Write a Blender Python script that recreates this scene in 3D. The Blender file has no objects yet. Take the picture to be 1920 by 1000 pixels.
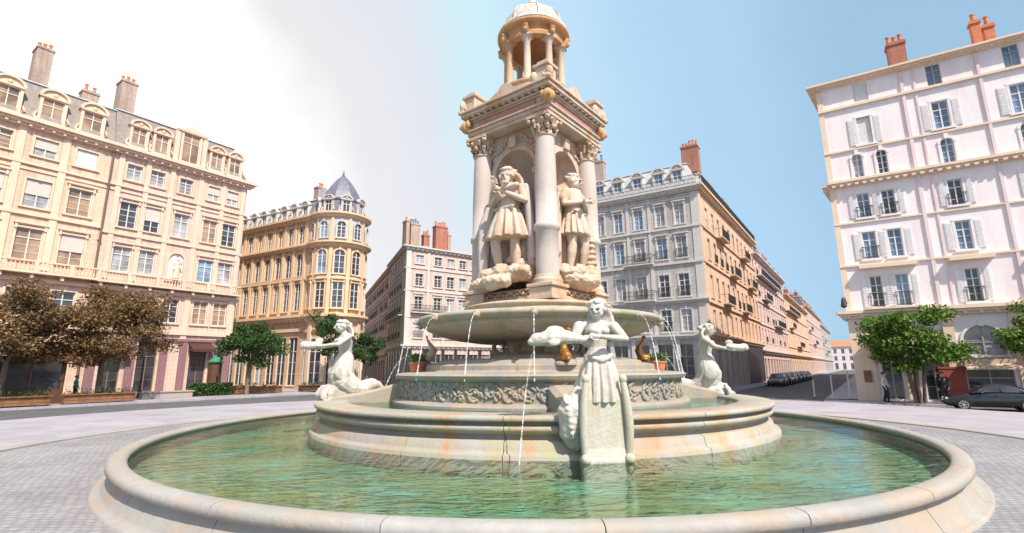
import bpy, bmesh, math, random
from math import sin, cos, pi, radians, sqrt, atan2
from mathutils import Vector, Matrix, Quaternion, noise as mnoise
random.seed(11)
S = bpy.context.scene
COL = S.collection
TAU = 2 * pi

# ------------------------------------------------------------------ materials
def _nt(name):
    m = bpy.data.materials.new(name); m.use_nodes = True
    nt = m.node_tree
    return m, nt, nt.nodes['Principled BSDF']

def N(nt, t, **kw):
    n = nt.nodes.new(t)
    for k, v in kw.items():
        if k.startswith('i_'):
            n.inputs[k[2:]].default_value = v
        else:
            setattr(n, k, v)
    return n

def ramp(nt, src, stops):
    r = nt.nodes.new('ShaderNodeValToRGB')
    e = r.color_ramp.elements
    while len(e) < len(stops): e.new(0.5)
    for el, (p, c) in zip(e, stops):
        el.position = p; el.color = (*c, 1) if len(c) == 3 else c
    nt.links.new(src, r.inputs[0])
    return r

def mixc(nt, fac, a, b, mode='MIX'):
    m = nt.nodes.new('ShaderNodeMix'); m.data_type = 'RGBA'; m.blend_type = mode
    for sock, v in ((m.inputs[0], fac), (m.inputs[6], a), (m.inputs[7], b)):
        if hasattr(v, 'links'): nt.links.new(v, sock)
        elif isinstance(v, (int, float)): sock.default_value = v
        else: sock.default_value = (*v, 1)
    return m.outputs[2]

def mul(c, k): return tuple(min(1, x * k) for x in c)

def plain(name, col, rough=.6, metal=0, var=.12, scale=6, spec=.5, bump=0):
    m, nt, b = _nt(name)
    tc = N(nt, 'ShaderNodeTexCoord')
    n = N(nt, 'ShaderNodeTexNoise', i_Scale=scale, i_Detail=6.0)
    nt.links.new(tc.outputs['Object'], n.inputs['Vector'])
    r = ramp(nt, n.outputs[0], [(.3, mul(col, 1 - var)), (.7, mul(col, 1 + var))])
    nt.links.new(r.outputs[0], b.inputs['Base Color'])
    b.inputs['Roughness'].default_value = rough
    b.inputs['Metallic'].default_value = metal
    b.inputs['Specular IOR Level'].default_value = spec
    if bump:
        bp = N(nt, 'ShaderNodeBump', i_Strength=bump, i_Distance=.03)
        nt.links.new(n.outputs[0], bp.inputs['Height']); nt.links.new(bp.outputs[0], b.inputs['Normal'])
    return m

def stone(name, col, stain=None, stain_amt=.5, joints=None, var=.12, rough=.8, streak=True, sc=1.0, bump=.35, stain2=None):
    """weathered masonry: mottled tone, stain patches stretched downwards, optional block joints"""
    m, nt, b = _nt(name)
    L = nt.links.new
    tc = N(nt, 'ShaderNodeTexCoord')
    n1 = N(nt, 'ShaderNodeTexNoise', i_Scale=.55 * sc, i_Detail=8.0, i_Roughness=.62)
    n2 = N(nt, 'ShaderNodeTexNoise', i_Scale=9 * sc, i_Detail=6.0, i_Roughness=.7)
    L(tc.outputs['Object'], n1.inputs['Vector']); L(tc.outputs['Object'], n2.inputs['Vector'])
    c1 = ramp(nt, n1.outputs[0], [(.3, mul(col, 1 - var)), (.7, mul(col, 1 + var))]).outputs[0]
    c2 = ramp(nt, n2.outputs[0], [(.3, (1 - var,) * 3), (.7, (1, 1, 1))]).outputs[0]
    c = mixc(nt, 1.0, c1, c2, 'MULTIPLY')
    for st, sd, amt in ((stain, 0, stain_amt), (stain2, 13.7, stain_amt * .8)):
        if not st: continue
        mp = N(nt, 'ShaderNodeMapping'); mp.inputs['Scale'].default_value = (1.6 * sc, 1.6 * sc, (.35 if streak else 1.6) * sc)
        mp.inputs['Location'].default_value = (sd, sd * .3, 0)
        L(tc.outputs['Object'], mp.inputs['Vector'])
        n3 = N(nt, 'ShaderNodeTexNoise', i_Scale=1.0, i_Detail=8.0, i_Roughness=.68)
        L(mp.outputs[0], n3.inputs['Vector'])
        f = ramp(nt, n3.outputs[0], [(.46, (0, 0, 0)), (.66, (amt,) * 3)]).outputs[0]
        c = mixc(nt, f, c, st)
    h = n2.outputs[0]
    if joints:
        sx = N(nt, 'ShaderNodeSeparateXYZ'); L(tc.outputs['Object'], sx.inputs[0])
        cx = N(nt, 'ShaderNodeCombineXYZ'); L(sx.outputs[0], cx.inputs[0]); L(sx.outputs[2], cx.inputs[1])
        br = N(nt, 'ShaderNodeTexBrick', i_Scale=1.0)
        br.inputs['Brick Width'].default_value = joints[0]; br.inputs['Row Height'].default_value = joints[1]
        br.inputs['Mortar Size'].default_value = .012
        br.inputs['Color1'].default_value = (1, 1, 1, 1); br.inputs['Color2'].default_value = (.9, .9, .91, 1)
        br.inputs['Mortar'].default_value = (.62, .6, .58, 1)
        L(cx.outputs[0], br.inputs['Vector'])
        c = mixc(nt, 1.0, c, br.outputs[0], 'MULTIPLY')
        mp = N(nt, 'ShaderNodeMapping'); mp.inputs['Scale'].default_value = (2.6, 2.6, .09)      # rain streaks down the wall
        L(tc.outputs['Object'], mp.inputs['Vector'])
        n4 = N(nt, 'ShaderNodeTexNoise', i_Scale=1.0, i_Detail=6.0, i_Roughness=.7); L(mp.outputs[0], n4.inputs['Vector'])
        c = mixc(nt, 1.0, c, ramp(nt, n4.outputs[0], [(.34, (.74, .72, .71)), (.56, (1, 1, 1))]).outputs[0], 'MULTIPLY')
    L(c, b.inputs['Base Color'])
    bp = N(nt, 'ShaderNodeBump', i_Strength=bump, i_Distance=.03)
    L(h, bp.inputs['Height']); L(bp.outputs[0], b.inputs['Normal'])
    b.inputs['Roughness'].default_value = rough
    b.inputs['Specular IOR Level'].default_value = .3
    return m

def glassy(name, col, rough=.06, spec=.9, var=.4):
    m, nt, b = _nt(name)
    tc = N(nt, 'ShaderNodeTexCoord'); oi = N(nt, 'ShaderNodeObjectInfo')
    n = N(nt, 'ShaderNodeTexNoise', i_Scale=.8, i_Detail=2.0)
    ad = N(nt, 'ShaderNodeVectorMath', operation='ADD')
    nt.links.new(tc.outputs['Object'], ad.inputs[0]); nt.links.new(oi.outputs['Location'], ad.inputs[1])
    nt.links.new(ad.outputs[0], n.inputs['Vector'])
    r = ramp(nt, n.outputs[0], [(.35, mul(col, 1 - var)), (.65, mul(col, 1 + var))])
    nt.links.new(r.outputs[0], b.inputs['Base Color'])
    b.inputs['Roughness'].default_value = rough
    b.inputs['Specular IOR Level'].default_value = spec
    bp = N(nt, 'ShaderNodeBump', i_Strength=.06, i_Distance=.05)
    nt.links.new(n.outputs[0], bp.inputs['Height']); nt.links.new(bp.outputs[0], b.inputs['Normal'])
    return m

def water_mat(name, tint, scale=1.0, bump=.3, stretch=(1, 1, 1), ior=1.42):
    """clear rippled water: tinted see-through sheet with a mirror that grows at grazing angles"""
    m, nt, b = _nt(name); L = nt.links.new
    nt.nodes.remove(b)
    tc = N(nt, 'ShaderNodeTexCoord')
    mp = N(nt, 'ShaderNodeMapping'); mp.inputs['Scale'].default_value = stretch
    L(tc.outputs['Object'], mp.inputs['Vector'])
    w1 = N(nt, 'ShaderNodeTexNoise', i_Scale=1.5 * scale, i_Detail=2.0, i_Distortion=1.4)
    w2 = N(nt, 'ShaderNodeTexNoise', i_Scale=5.0 * scale, i_Detail=2.0, i_Distortion=1.0)
    w3 = N(nt, 'ShaderNodeTexNoise', i_Scale=.35 * scale, i_Detail=2.0)
    for w in (w1, w2, w3): L(mp.outputs[0], w.inputs['Vector'])
    calm = ramp(nt, w3.outputs[0], [(.38, (.25,) * 3), (.62, (1, 1, 1))])
    ml = N(nt, 'ShaderNodeMath', operation='MULTIPLY'); ml.inputs[1].default_value = .4; L(w2.outputs[0], ml.inputs[0])
    s = N(nt, 'ShaderNodeMath', operation='ADD'); L(w1.outputs[0], s.inputs[0]); L(ml.outputs[0], s.inputs[1])
    sb = N(nt, 'ShaderNodeMath', operation='MULTIPLY'); sb.inputs[1].default_value = bump; L(calm.outputs[0], sb.inputs[0])
    bp = N(nt, 'ShaderNodeBump', i_Distance=.12); L(s.outputs[0], bp.inputs['Height']); L(sb.outputs[0], bp.inputs['Strength'])
    fr = N(nt, 'ShaderNodeFresnel'); fr.inputs['IOR'].default_value = ior; L(bp.outputs[0], fr.inputs['Normal'])
    tr = N(nt, 'ShaderNodeBsdfTransparent'); tr.inputs['Color'].default_value = (*tint, 1)
    gl = N(nt, 'ShaderNodeBsdfGlossy'); gl.inputs['Roughness'].default_value = .03; L(bp.outputs[0], gl.inputs['Normal'])
    mx = N(nt, 'ShaderNodeMixShader'); L(fr.outputs[0], mx.inputs[0]); L(tr.outputs[0], mx.inputs[1]); L(gl.outputs[0], mx.inputs[2])
    L(mx.outputs[0], nt.nodes['Material Output'].inputs[0])
    return m

def leaf_mat(name, c0, c1, c2, trans=.25):
    m, nt, b = _nt(name); L = nt.links.new
    g = N(nt, 'ShaderNodeNewGeometry')
    r = ramp(nt, g.outputs['Random Per Island'], [(.0, c0), (.5, c1), (1.0, c2)])
    L(r.outputs[0], b.inputs['Base Color'])
    b.inputs['Roughness'].default_value = .55
    b.inputs['Specular IOR Level'].default_value = .25
    t = N(nt, 'ShaderNodeBsdfTranslucent'); L(r.outputs[0], t.inputs['Color'])
    mx = N(nt, 'ShaderNodeMixShader'); mx.inputs[0].default_value = trans
    L(b.outputs[0], mx.inputs[1]); L(t.outputs[0], mx.inputs[2])
    L(mx.outputs[0], nt.nodes['Material Output'].inputs[0])
    return m

# ------------------------------------------------------------------ mesh builder
class MB:
    def __init__(s):
        s.v = []; s.f = []; s.mi = []; s.sm = []; s.M = Matrix(); s.mat = 0
    def add(s, vs, fs, smooth=False):
        o = len(s.v)
        s.v += [tuple(s.M @ Vector(p)) for p in vs]
        for f in fs:
            s.f.append([i + o for i in f]); s.mi.append(s.mat); s.sm.append(smooth)
    def box(s, x0, x1, y0, y1, z0, z1):
        s.add([(x0, y0, z0), (x1, y0, z0), (x1, y1, z0), (x0, y1, z0), (x0, y0, z1), (x1, y0, z1), (x1, y1, z1), (x0, y1, z1)],
              [(3, 2, 1, 0), (4, 5, 6, 7), (0, 1, 5, 4), (1, 2, 6, 5), (2, 3, 7, 6), (3, 0, 4, 7)])
    def quad(s, a, b, c, d): s.add([a, b, c, d], [(0, 1, 2, 3)])
    def prism(s, poly, z0, z1):
        n = len(poly)
        s.add([(p[0], p[1], z0) for p in poly] + [(p[0], p[1], z1) for p in poly],
              [tuple(range(n))[::-1], tuple(range(n, 2 * n))] + [(i, (i + 1) % n, n + (i + 1) % n, n + i) for i in range(n)])
    def loft(s, rings, cap=True, smooth=True, closed=True):
        n = len(rings[0]); vs = [p for r in rings for p in r]; fs = []
        m = n if closed else n - 1
        for k in range(len(rings) - 1):
            for i in range(m):
                j = (i + 1) % n
                fs.append((k * n + i, k * n + j, (k + 1) * n + j, (k + 1) * n + i))
        s.add(vs, fs, smooth)
        if cap:
            s.add(rings[0], [tuple(range(n))[::-1]]); s.add(rings[-1], [tuple(range(n))])
    def lathe(s, prof, n=48, c=(0, 0), a0=0, a1=TAU, ex=1, ey=1, smooth=False, caps=False):
        """prof: list of (r,z) from bottom outside up; a measured from -Y towards +X"""
        full = abs(a1 - a0 - TAU) < 1e-6
        m = n if full else n + 1
        vs = []
        for k in range(m):
            a = a0 + (a1 - a0) * k / n
            for r, z in prof: vs.append((c[0] + r * ex * sin(a), c[1] - r * ey * cos(a), z))
        q = len(prof); fs = []
        for k in range(n):
            k2 = (k + 1) % m
            for i in range(q - 1):
                fs.append((k * q + i, k2 * q + i, k2 * q + i + 1, k * q + i + 1))
        s.add(vs, fs, smooth)
        if caps and not full:
            s.add(vs[:q], [tuple(range(q))]); s.add(vs[-q:], [tuple(range(q))[::-1]])
    def tube(s, path, rad, n=8, cap=True):
        rings = []
        P = [Vector(p) for p in path]
        for i, p in enumerate(P):
            d = (P[min(i + 1, len(P) - 1)] - P[max(i - 1, 0)])
            if d.length < 1e-9: d = Vector((0, 0, 1))
            d.normalize()
            up = Vector((0, 0, 1)) if abs(d.z) < .95 else Vector((1, 0, 0))
            a = d.cross(up).normalized(); b = a.cross(d)
            r = rad[i] if isinstance(rad, (list, tuple)) else rad
            rings.append([p + (a * cos(TAU * k / n) + b * sin(TAU * k / n)) * r for k in range(n)])
        s.loft(rings, cap)
    def ell(s, c, r, nu=12, nv=8, rot=None):
        c = Vector(c); rings = []
        for j in range(nv + 1):
            t = pi * j / nv - pi / 2
            t = max(-pi / 2 + .02, min(pi / 2 - .02, t))
            rr = []
            for i in range(nu):
                a = TAU * i / nu
                p = Vector((r[0] * cos(t) * cos(a), r[1] * cos(t) * sin(a), r[2] * sin(t)))
                if rot is not None: p = rot @ p
                rr.append(c + p)
            rings.append(rr)
        s.loft(rings)
    def mesh(s, name, mats):
        me = bpy.data.meshes.new(name)
        me.from_pydata(s.v, [], s.f)
        for m in (mats if isinstance(mats, (list, tuple)) else [mats]): me.materials.append(m)
        me.polygons.foreach_set('material_index', s.mi)
        me.polygons.foreach_set('use_smooth', s.sm)
        me.update()
        return me
    def build(s, name, mats, parent=None, M=None, bevel=0):
        return link(name, s.mesh(name, mats), parent, M, bevel)

def link(name, me, parent=None, M=None, bevel=0):
    o = bpy.data.objects.new(name, me); COL.objects.link(o)
    if M is not None: o.matrix_local = M
    if parent is not None: o.parent = parent
    if bevel:
        b = o.modifiers.new('bevel', 'BEVEL'); b.width = bevel; b.segments = 2; b.limit_method = 'ANGLE'
    return o

def thing(name, label, cat, loc=(0, 0, 0), rz=0, group=None):
    o = bpy.data.objects.new(name, None); COL.objects.link(o)
    o.empty_display_size = .3
    o.location = loc; o.rotation_euler = (0, 0, rz)
    return tag(o, label, cat, group)

def tag(o, label=None, cat=None, group=None, kind=None):
    if label: o['label'] = label
    if cat: o['category'] = cat
    if group: o['group'] = group
    if kind: o['kind'] = kind
    return o

def copy_tree(o, parent=None):
    c = o.copy(); COL.objects.link(c)
    if parent is not None: c.parent = parent
    for ch in o.children: copy_tree(ch, c)
    return c

def TR(x, y, z, rz=0, sc=1):
    return Matrix.Translation((x, y, z)) @ Matrix.Rotation(rz, 4, 'Z') @ Matrix.Scale(sc, 4)

# ------------------------------------------------------------------ sculpting: closed shells fused by voxel remesh
class Sculpt(MB):
    def cap(s, p, q, r1, r2, n=12):
        p, q = Vector(p), Vector(q); d = q - p; l = d.length or 1e-6; d /= l
        up = Vector((0, 0, 1)) if abs(d.z) < .9 else Vector((1, 0, 0))
        a = d.cross(up).normalized(); b = a.cross(d)
        rings = []
        for t in (-1.5, -1.1, -.6, 0):
            rings.append((p + d * sin(t) * r1, cos(t) * r1))
        for t in (0, .6, 1.1, 1.5):
            rings.append((q + d * sin(t) * r2, cos(t) * r2))
        s.loft([[c + (a * cos(TAU * k / n) + b * sin(TAU * k / n)) * r for k in range(n)] for c, r in rings])
    def chain(s, pts, n=12):
        for (p, r), (q, t) in zip(pts, pts[1:]): s.cap(p, q, r, t, n)
    def fuse(s, name, mat, parent, voxel, smooth=2, M=None, disp=None):
        me = s.mesh(name + '_src', mat)
        o = bpy.data.objects.new(name, me); COL.objects.link(o)
        r = o.modifiers.new('r', 'REMESH'); r.mode = 'VOXEL'; r.voxel_size = voxel / (M.median_scale if M is not None else 1); r.use_smooth_shade = True
        if smooth:
            sm = o.modifiers.new('s', 'SMOOTH'); sm.factor = .5; sm.iterations = smooth
        dg = bpy.context.evaluated_depsgraph_get()
        nm = bpy.data.meshes.new_from_object(o.evaluated_get(dg))
        bpy.data.objects.remove(o); bpy.data.meshes.remove(me)
        nm.name = name
        if not nm.materials: nm.materials.append(mat)
        if M is not None: nm.transform(M)
        nm.polygons.foreach_set('use_smooth', [True] * len(nm.polygons))
        return link(name, nm, parent)

def folds_ring(c, rx, ry, n, k, amp, ph=0, z=None):
    """an ellipse of cloth with k folds"""
    out = []
    for i in range(n):
        a = TAU * i / n
        m = 1 + amp * (sin(k * a + ph) + .5 * sin(2 * k * a + 1.3 + ph * 2))
        out.append(Vector((c[0] + rx * m * cos(a), c[1] + ry * m * sin(a), c[2])))
    return out
# ------------------------------------------------------------------ the materials of the place
M = {}
M['marble'] = stone('pale statue marble', (.62, .59, .55), stain=(.26, .24, .19), stain_amt=.8, sc=2.4, var=.10, stain2=(.50, .46, .40), bump=.6)
M['pedestal'] = stone('algae stained pedestal marble', (.56, .54, .48), stain=(.42, .42, .28), stain_amt=.6, sc=1.6, var=.12, stain2=(.40, .30, .20), bump=.6)
M['tower'] = stone('cream tower stone', (.60, .475, .37), stain=(.50, .27, .13), stain_amt=.85, sc=1.0, var=.14, stain2=(.60, .54, .49), bump=.6)
M['tower_warm'] = stone('ochre lantern stone', (.58, .34, .17), stain=(.34, .17, .07), stain_amt=.6, sc=1.2, var=.12)
M['column'] = stone('grey veined column marble', (.56, .49, .45), stain=(.42, .36, .36), stain_amt=.5, sc=1.1, var=.1)
M['red_panel'] = stone('red marble panel', (.45, .22, .19), stain=(.52, .33, .26), stain_amt=.5)
M['basin'] = stone('weathered basin stone', (.33, .31, .29), stain=(.38, .35, .22), stain_amt=.7, sc=1.1, var=.14, stain2=(.48, .31, .19), bump=.7)
M['vasque'] = stone('vasque stone', (.41, .385, .35), stain=(.22, .24, .09), stain_amt=.8, sc=.9, stain2=(.48, .32, .18))
M['rim'] = stone('pool rim stone', (.37, .36, .35), stain=(.42, .29, .19), stain_amt=.7, sc=.5, streak=False, var=.16, stain2=(.30, .30, .25), bump=.7)
M['step'] = stone('stained step stone', (.40, .38, .36), stain=(.44, .24, .12), stain_amt=.85, sc=.8, var=.14, stain2=(.36, .35, .20), bump=.7)
M['bronze'] = plain('gilded bronze', (.42, .20, .06), rough=.4, metal=.6, var=.3, scale=9)
M['wood_dark'] = plain('dark brown timber', (.10, .045, .022), rough=.6, var=.3)
M['wood_brown'] = plain('brown timber planter', (.22, .10, .045), rough=.6, var=.3, scale=3)
M['asphalt'] = plain('asphalt', (.10, .10, .105), rough=.9, var=.25, scale=1.2, bump=.2)
M['iron'] = plain('black wrought iron', (.03, .032, .036), rough=.5, var=.2)
M['pipe'] = plain('brown zinc downpipe', (.16, .11, .08), rough=.6)
M['frame_white'] = plain('white window timber', (.72, .70, .68), rough=.5, var=.05)
M['frame_grey'] = plain('grey window timber', (.36, .35, .35), rough=.5, var=.1)
M['frame_brown'] = plain('brown window timber', (.22, .14, .09), rough=.5, var=.2)
M['shutter'] = plain('pale grey shutter', (.76, .73, .73), rough=.6, var=.08)
M['blind'] = plain('canvas blind', (.66, .60, .56), rough=.8, var=.06)
M['glass_dark'] = glassy('dark window glass', (.05, .05, .06))
M['glass_blue'] = glassy('window glass with painted sky reflection', (.15, .25, .36), spec=1.0)  # blue of the reflected sky is put into the base colour
M['glass_pale'] = glassy('curtained window glass', (.34, .34, .36), rough=.15, spec=.6)
M['glass_warm'] = glassy('warm curtained window glass', (.30, .20, .13), rough=.12, spec=.6)
M['slate'] = plain('blue grey slate', (.17, .17, .21), rough=.6, var=.25, scale=3, bump=.3)
M['slate_blue'] = plain('blue grey dome slate', (.14, .145, .19), rough=.5, var=.25, scale=3, bump=.3)
M['slate_warm'] = plain('warm grey slate', (.25, .215, .195), rough=.7, var=.2, scale=3, bump=.3)
M['zinc'] = plain('pale zinc sheet', (.48, .48, .50), rough=.45, var=.12, scale=2)
M['tile_red'] = plain('red clay tile', (.48, .19, .10), rough=.8, var=.2, scale=4)
M['pot'] = plain('terracotta pot', (.55, .20, .09), rough=.8, var=.2)
M['chimney'] = stone('rendered chimney', (.52, .42, .36), stain=(.34, .22, .17), stain_amt=.6, joints=(.5, .16))
M['chimney_red'] = stone('brick chimney', (.48, .22, .16), stain=(.34, .16, .12), stain_amt=.6, joints=(.3, .12))
M['w_A'] = stone('peach limestone facade', (.80, .56, .42), stain=(.68, .56, .48), stain_amt=.4, joints=(1.1, .42), var=.07, sc=.6)
M['t_A'] = stone('peach limestone trim', (.80, .585, .45), stain=(.62, .46, .32), stain_amt=.4, var=.07)
M['w_B'] = stone('rosy limestone facade', (.75, .55, .45), stain=(.66, .56, .52), stain_amt=.5, joints=(1.0, .42), var=.07, sc=.6)
M['t_B'] = stone('rosy limestone trim', (.74, .55, .44), stain=(.60, .45, .33), stain_amt=.4, var=.07)
M['w_C'] = stone('honey sandstone facade', (.68, .47, .30), stain=(.54, .34, .20), stain_amt=.45, joints=(.8, .36), var=.08, sc=.7)
M['t_C'] = stone('honey sandstone trim', (.72, .52, .35), stain=(.58, .38, .22), stain_amt=.4, var=.07)
M['w_Cg'] = stone('grey upper tower stone', (.52, .49, .48), stain=(.42, .40, .40), stain_amt=.4, var=.08)
M['w_D'] = stone('pinkish grey facade', (.68, .54, .48), stain=(.68, .46, .42), stain_amt=.5, joints=(.9, .38), var=.07, sc=.6)
M['t_D'] = stone('grey facade trim', (.60, .56, .53), stain=(.5, .42, .38), stain_amt=.4, var=.06)
M['w_D2'] = stone('dusty rose facade', (.46, .30, .28), stain=(.50, .38, .30), stain_amt=.5, joints=(.9, .38), var=.08, sc=.6)
M['w_E'] = stone('light grey ashlar facade', (.56, .535, .51), stain=(.50, .46, .44), stain_amt=.4, joints=(1.0, .4), var=.06, sc=.6)
M['t_E'] = stone('light grey ashlar trim', (.60, .575, .55), stain=(.5, .47, .44), stain_amt=.4, var=.06)
M['w_Es'] = stone('orange tan render', (.80, .56, .42), stain=(.58, .36, .24), stain_amt=.45, joints=(.9, .38), var=.07, sc=.6)
M['t_Es'] = stone('tan stone trim', (.68, .50, .36), stain=(.56, .38, .26), stain_amt=.4, var=.06)
M['w_E2'] = stone('faded pink render', (.70, .50, .46), stain=(.52, .36, .32), stain_amt=.4, var=.07, sc=.6)
M['w_E4'] = stone('apricot render', (.80, .58, .44), stain=(.58, .38, .24), stain_amt=.4, var=.07, sc=.6)
M['w_F'] = stone('white washed render', (.87, .81, .81), stain=(.80, .63, .66), stain_amt=.7, var=.04, sc=.5, rough=.9)
M['t_F'] = stone('cream plaster moulding', (.80, .64, .50), stain=(.72, .52, .40), stain_amt=.4, var=.06)
M['white_trim'] = plain('white window surround', (.78, .73, .73), rough=.8, var=.05, scale=3)
M['f_pink'] = stone('rosy plaster strip', (.78, .64, .64), stain=(.72, .56, .54), stain_amt=.4, var=.05)
M['shop_dark'] = plain('dark shopfront', (.035, .033, .035), rough=.4, var=.3)
M['shop_grey'] = plain('grey shopfront pilaster', (.42, .40, .39), rough=.6, var=.12)
M['awning'] = plain('beige canvas awning', (.60, .45, .34), rough=.9, var=.08)
M['red_board'] = plain('brick red painted board', (.36, .075, .05), rough=.6, var=.12)
M['car_paint'] = plain('black car paint', (.018, .018, .021), rough=.18, var=.1, spec=.8)
M['car_grey'] = plain('grey car paint', (.10, .10, .11), rough=.25, var=.1, spec=.8)
M['rubber'] = plain('tyre rubber', (.02, .02, .02), rough=.85)
M['alloy'] = plain('alloy wheel', (.55, .55, .50), rough=.35, metal=.7)
M['tail_red'] = plain('red tail light lens', (.55, .02, .05), rough=.2)
M['lamp_clear'] = plain('clear headlight lens', (.6, .62, .65), rough=.15)
M['water'] = water_mat('pool water', (.70, .88, .81), 1.2, .30, (.7, 1.5, 1), 1.5)
M['water_teal'] = water_mat('upper pool water', (.50, .84, .76), 1.2, .35)
M['floor_pool'] = stone('algae covered pool floor', (.44, .47, .23), stain=(.28, .70, .60), stain_amt=.95, sc=.40, streak=False, var=.28, stain2=(.46, .42, .24), rough=.9)
M['floor_teal'] = stone('teal upper pool floor', (.30, .60, .52), stain=(.42, .58, .50), stain_amt=.6, sc=.6, streak=False)
M['mauve'] = plain('mauve painted shopfront', (.25, .13, .15), rough=.6, var=.15)
M['awning_dark'] = plain('dark brown awning', (.07, .03, .02), rough=.9, var=.2)
M['leaf_green'] = leaf_mat('green leaves', (.014, .06, .018), (.06, .155, .022), (.26, .33, .035))
M['leaf_dark'] = leaf_mat('dark green leaves', (.02, .055, .02), (.05, .105, .03), (.08, .15, .035))
M['leaf_brown'] = leaf_mat('olive brown leaves', (.095, .055, .024), (.19, .115, .052), (.35, .24, .125), .35)
M['bark'] = plain('grey brown bark', (.16, .12, .09), rough=.9, var=.3, scale=8, bump=.6)
M['skin'] = plain('skin', (.50, .32, .24), rough=.6, var=.05)
M['cloth_teal'] = plain('teal cloth', (.03, .33, .34), rough=.9)
M['cloth_dark'] = plain('dark cloth', (.025, .027, .035), rough=.9)
M['cloth_white'] = plain('white cloth', (.6, .58, .55), rough=.9)
M['cloth_red'] = plain('red cloth', (.45, .06, .05), rough=.9)
M['hair'] = plain('dark hair', (.04, .025, .018), rough=.7)
M['pole_white'] = plain('white painted steel', (.68, .68, .68), rough=.5, var=.06)
M['pole_green'] = plain('green painted metal', (.03, .20, .10), rough=.45, var=.15)

def jet_mat():
    m, nt, b = _nt('falling water')
    b.inputs['Base Color'].default_value = (.85, .9, .92, 1); b.inputs['Roughness'].default_value = .1
    tr = N(nt, 'ShaderNodeBsdfTransparent'); mx = N(nt, 'ShaderNodeMixShader')
    tc = N(nt, 'ShaderNodeTexCoord'); n = N(nt, 'ShaderNodeTexNoise', i_Scale=14.0, i_Detail=4.0)
    nt.links.new(tc.outputs['Object'], n.inputs['Vector'])
    r = ramp(nt, n.outputs[0], [(.38, (.08,) * 3), (.65, (.9,) * 3)])
    nt.links.new(r.outputs[0], mx.inputs[0]); nt.links.new(tr.outputs[0], mx.inputs[1]); nt.links.new(b.outputs[0], mx.inputs[2])
    nt.links.new(mx.outputs[0], nt.nodes['Material Output'].inputs[0])
    return m
M['jet'] = jet_mat()

def paving_mat():
    m, nt, b = _nt('pale granite paving'); L = nt.links.new
    tc = N(nt, 'ShaderNodeTexCoord')
    br = N(nt, 'ShaderNodeTexBrick', i_Scale=1.0)
    br.inputs['Brick Width'].default_value = 1.2; br.inputs['Row Height'].default_value = .6
    br.inputs['Mortar Size'].default_value = .012
    br.inputs['Color1'].default_value = (.43, .395, .44, 1); br.inputs['Color2'].default_value = (.37, .34, .385, 1)
    br.inputs['Mortar'].default_value = (.24, .23, .23, 1)
    L(tc.outputs['Object'], br.inputs['Vector'])
    n = N(nt, 'ShaderNodeTexNoise', i_Scale=.5, i_Detail=8.0); L(tc.outputs['Object'], n.inputs['Vector'])
    r = ramp(nt, n.outputs[0], [(.3, (.74, .73, .73)), (.7, (1, 1, 1))])
    L(mixc(nt, 1.0, br.outputs[0], r.outputs[0], 'MULTIPLY'), b.inputs['Base Color'])
    b.inputs['Roughness'].default_value = .75
    return m
M['paving'] = paving_mat()

def cobble_mat():
    m, nt, b = _nt('grey granite cobbles'); L = nt.links.new
    tc = N(nt, 'ShaderNodeTexCoord')
    wn = N(nt, 'ShaderNodeTexNoise', i_Scale=1.1, i_Detail=2.0); L(tc.outputs['Object'], wn.inputs['Vector'])
    off = N(nt, 'ShaderNodeVectorMath', operation='MULTIPLY_ADD'); off.inputs[1].default_value = (.22, .22, 0); L(wn.outputs['Color'], off.inputs[0]); L(tc.outputs['Object'], off.inputs[2])
    br = N(nt, 'ShaderNodeTexBrick', i_Scale=1.0)
    for k, v in (('Brick Width', .17), ('Row Height', .125), ('Mortar Size', .011), ('Mortar Smooth', .5), ('Bias', .0)): br.inputs[k].default_value = v
    br.inputs['Color1'].default_value = (.40, .385, .40, 1); br.inputs['Color2'].default_value = (.31, .30, .315, 1); br.inputs['Mortar'].default_value = (.23, .225, .23, 1)
    L(off.outputs[0], br.inputs['Vector'])
    n2 = N(nt, 'ShaderNodeTexNoise', i_Scale=.45, i_Detail=8.0, i_Roughness=.65); L(tc.outputs['Object'], n2.inputs['Vector'])
    c = mixc(nt, 1.0, br.outputs[0], ramp(nt, n2.outputs[0], [(.32, (.66, .66, .68)), (.66, (1, 1, 1))]).outputs[0], 'MULTIPLY')
    L(c, b.inputs['Base Color']); b.inputs['Roughness'].default_value = .5
    inv = N(nt, 'ShaderNodeMath', operation='SUBTRACT'); inv.inputs[0].default_value = 1; L(br.outputs['Fac'], inv.inputs[1])
    bp = N(nt, 'ShaderNodeBump', i_Strength=.8, i_Distance=.02); L(inv.outputs[0], bp.inputs['Height']); L(bp.outputs[0], b.inputs['Normal'])
    return m
M['cobble'] = cobble_mat()

M['car_silver'] = plain('silver car paint', (.36, .37, .38), rough=.25, metal=.5, var=.06)
M['car_blue'] = plain('dark blue car paint', (.02, .035, .09), rough=.2, var=.1, spec=.8)
# ------------------------------------------------------------------ camera
PITCH, ROLL = radians(11.5), radians(.35)
Rv = Vector((1, 0, 0)); Fv = Vector((0, cos(PITCH), sin(PITCH))); Uv = Vector((0, -sin(PITCH), cos(PITCH)))
R2 = Rv * cos(ROLL) - Uv * sin(ROLL); U2 = Uv * cos(ROLL) + Rv * sin(ROLL)
cam = bpy.data.cameras.new('camera'); camo = bpy.data.objects.new('camera', cam); COL.objects.link(camo)
cam.sensor_width = 36; cam.lens = 933 / 1920 * 36; cam.clip_end = 3000; cam.clip_start = .05
mm = Matrix((R2, U2, -Fv)).transposed().to_4x4(); mm.translation = (0, 0, 2.1)
camo.matrix_world = mm
S.camera = camo

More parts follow.
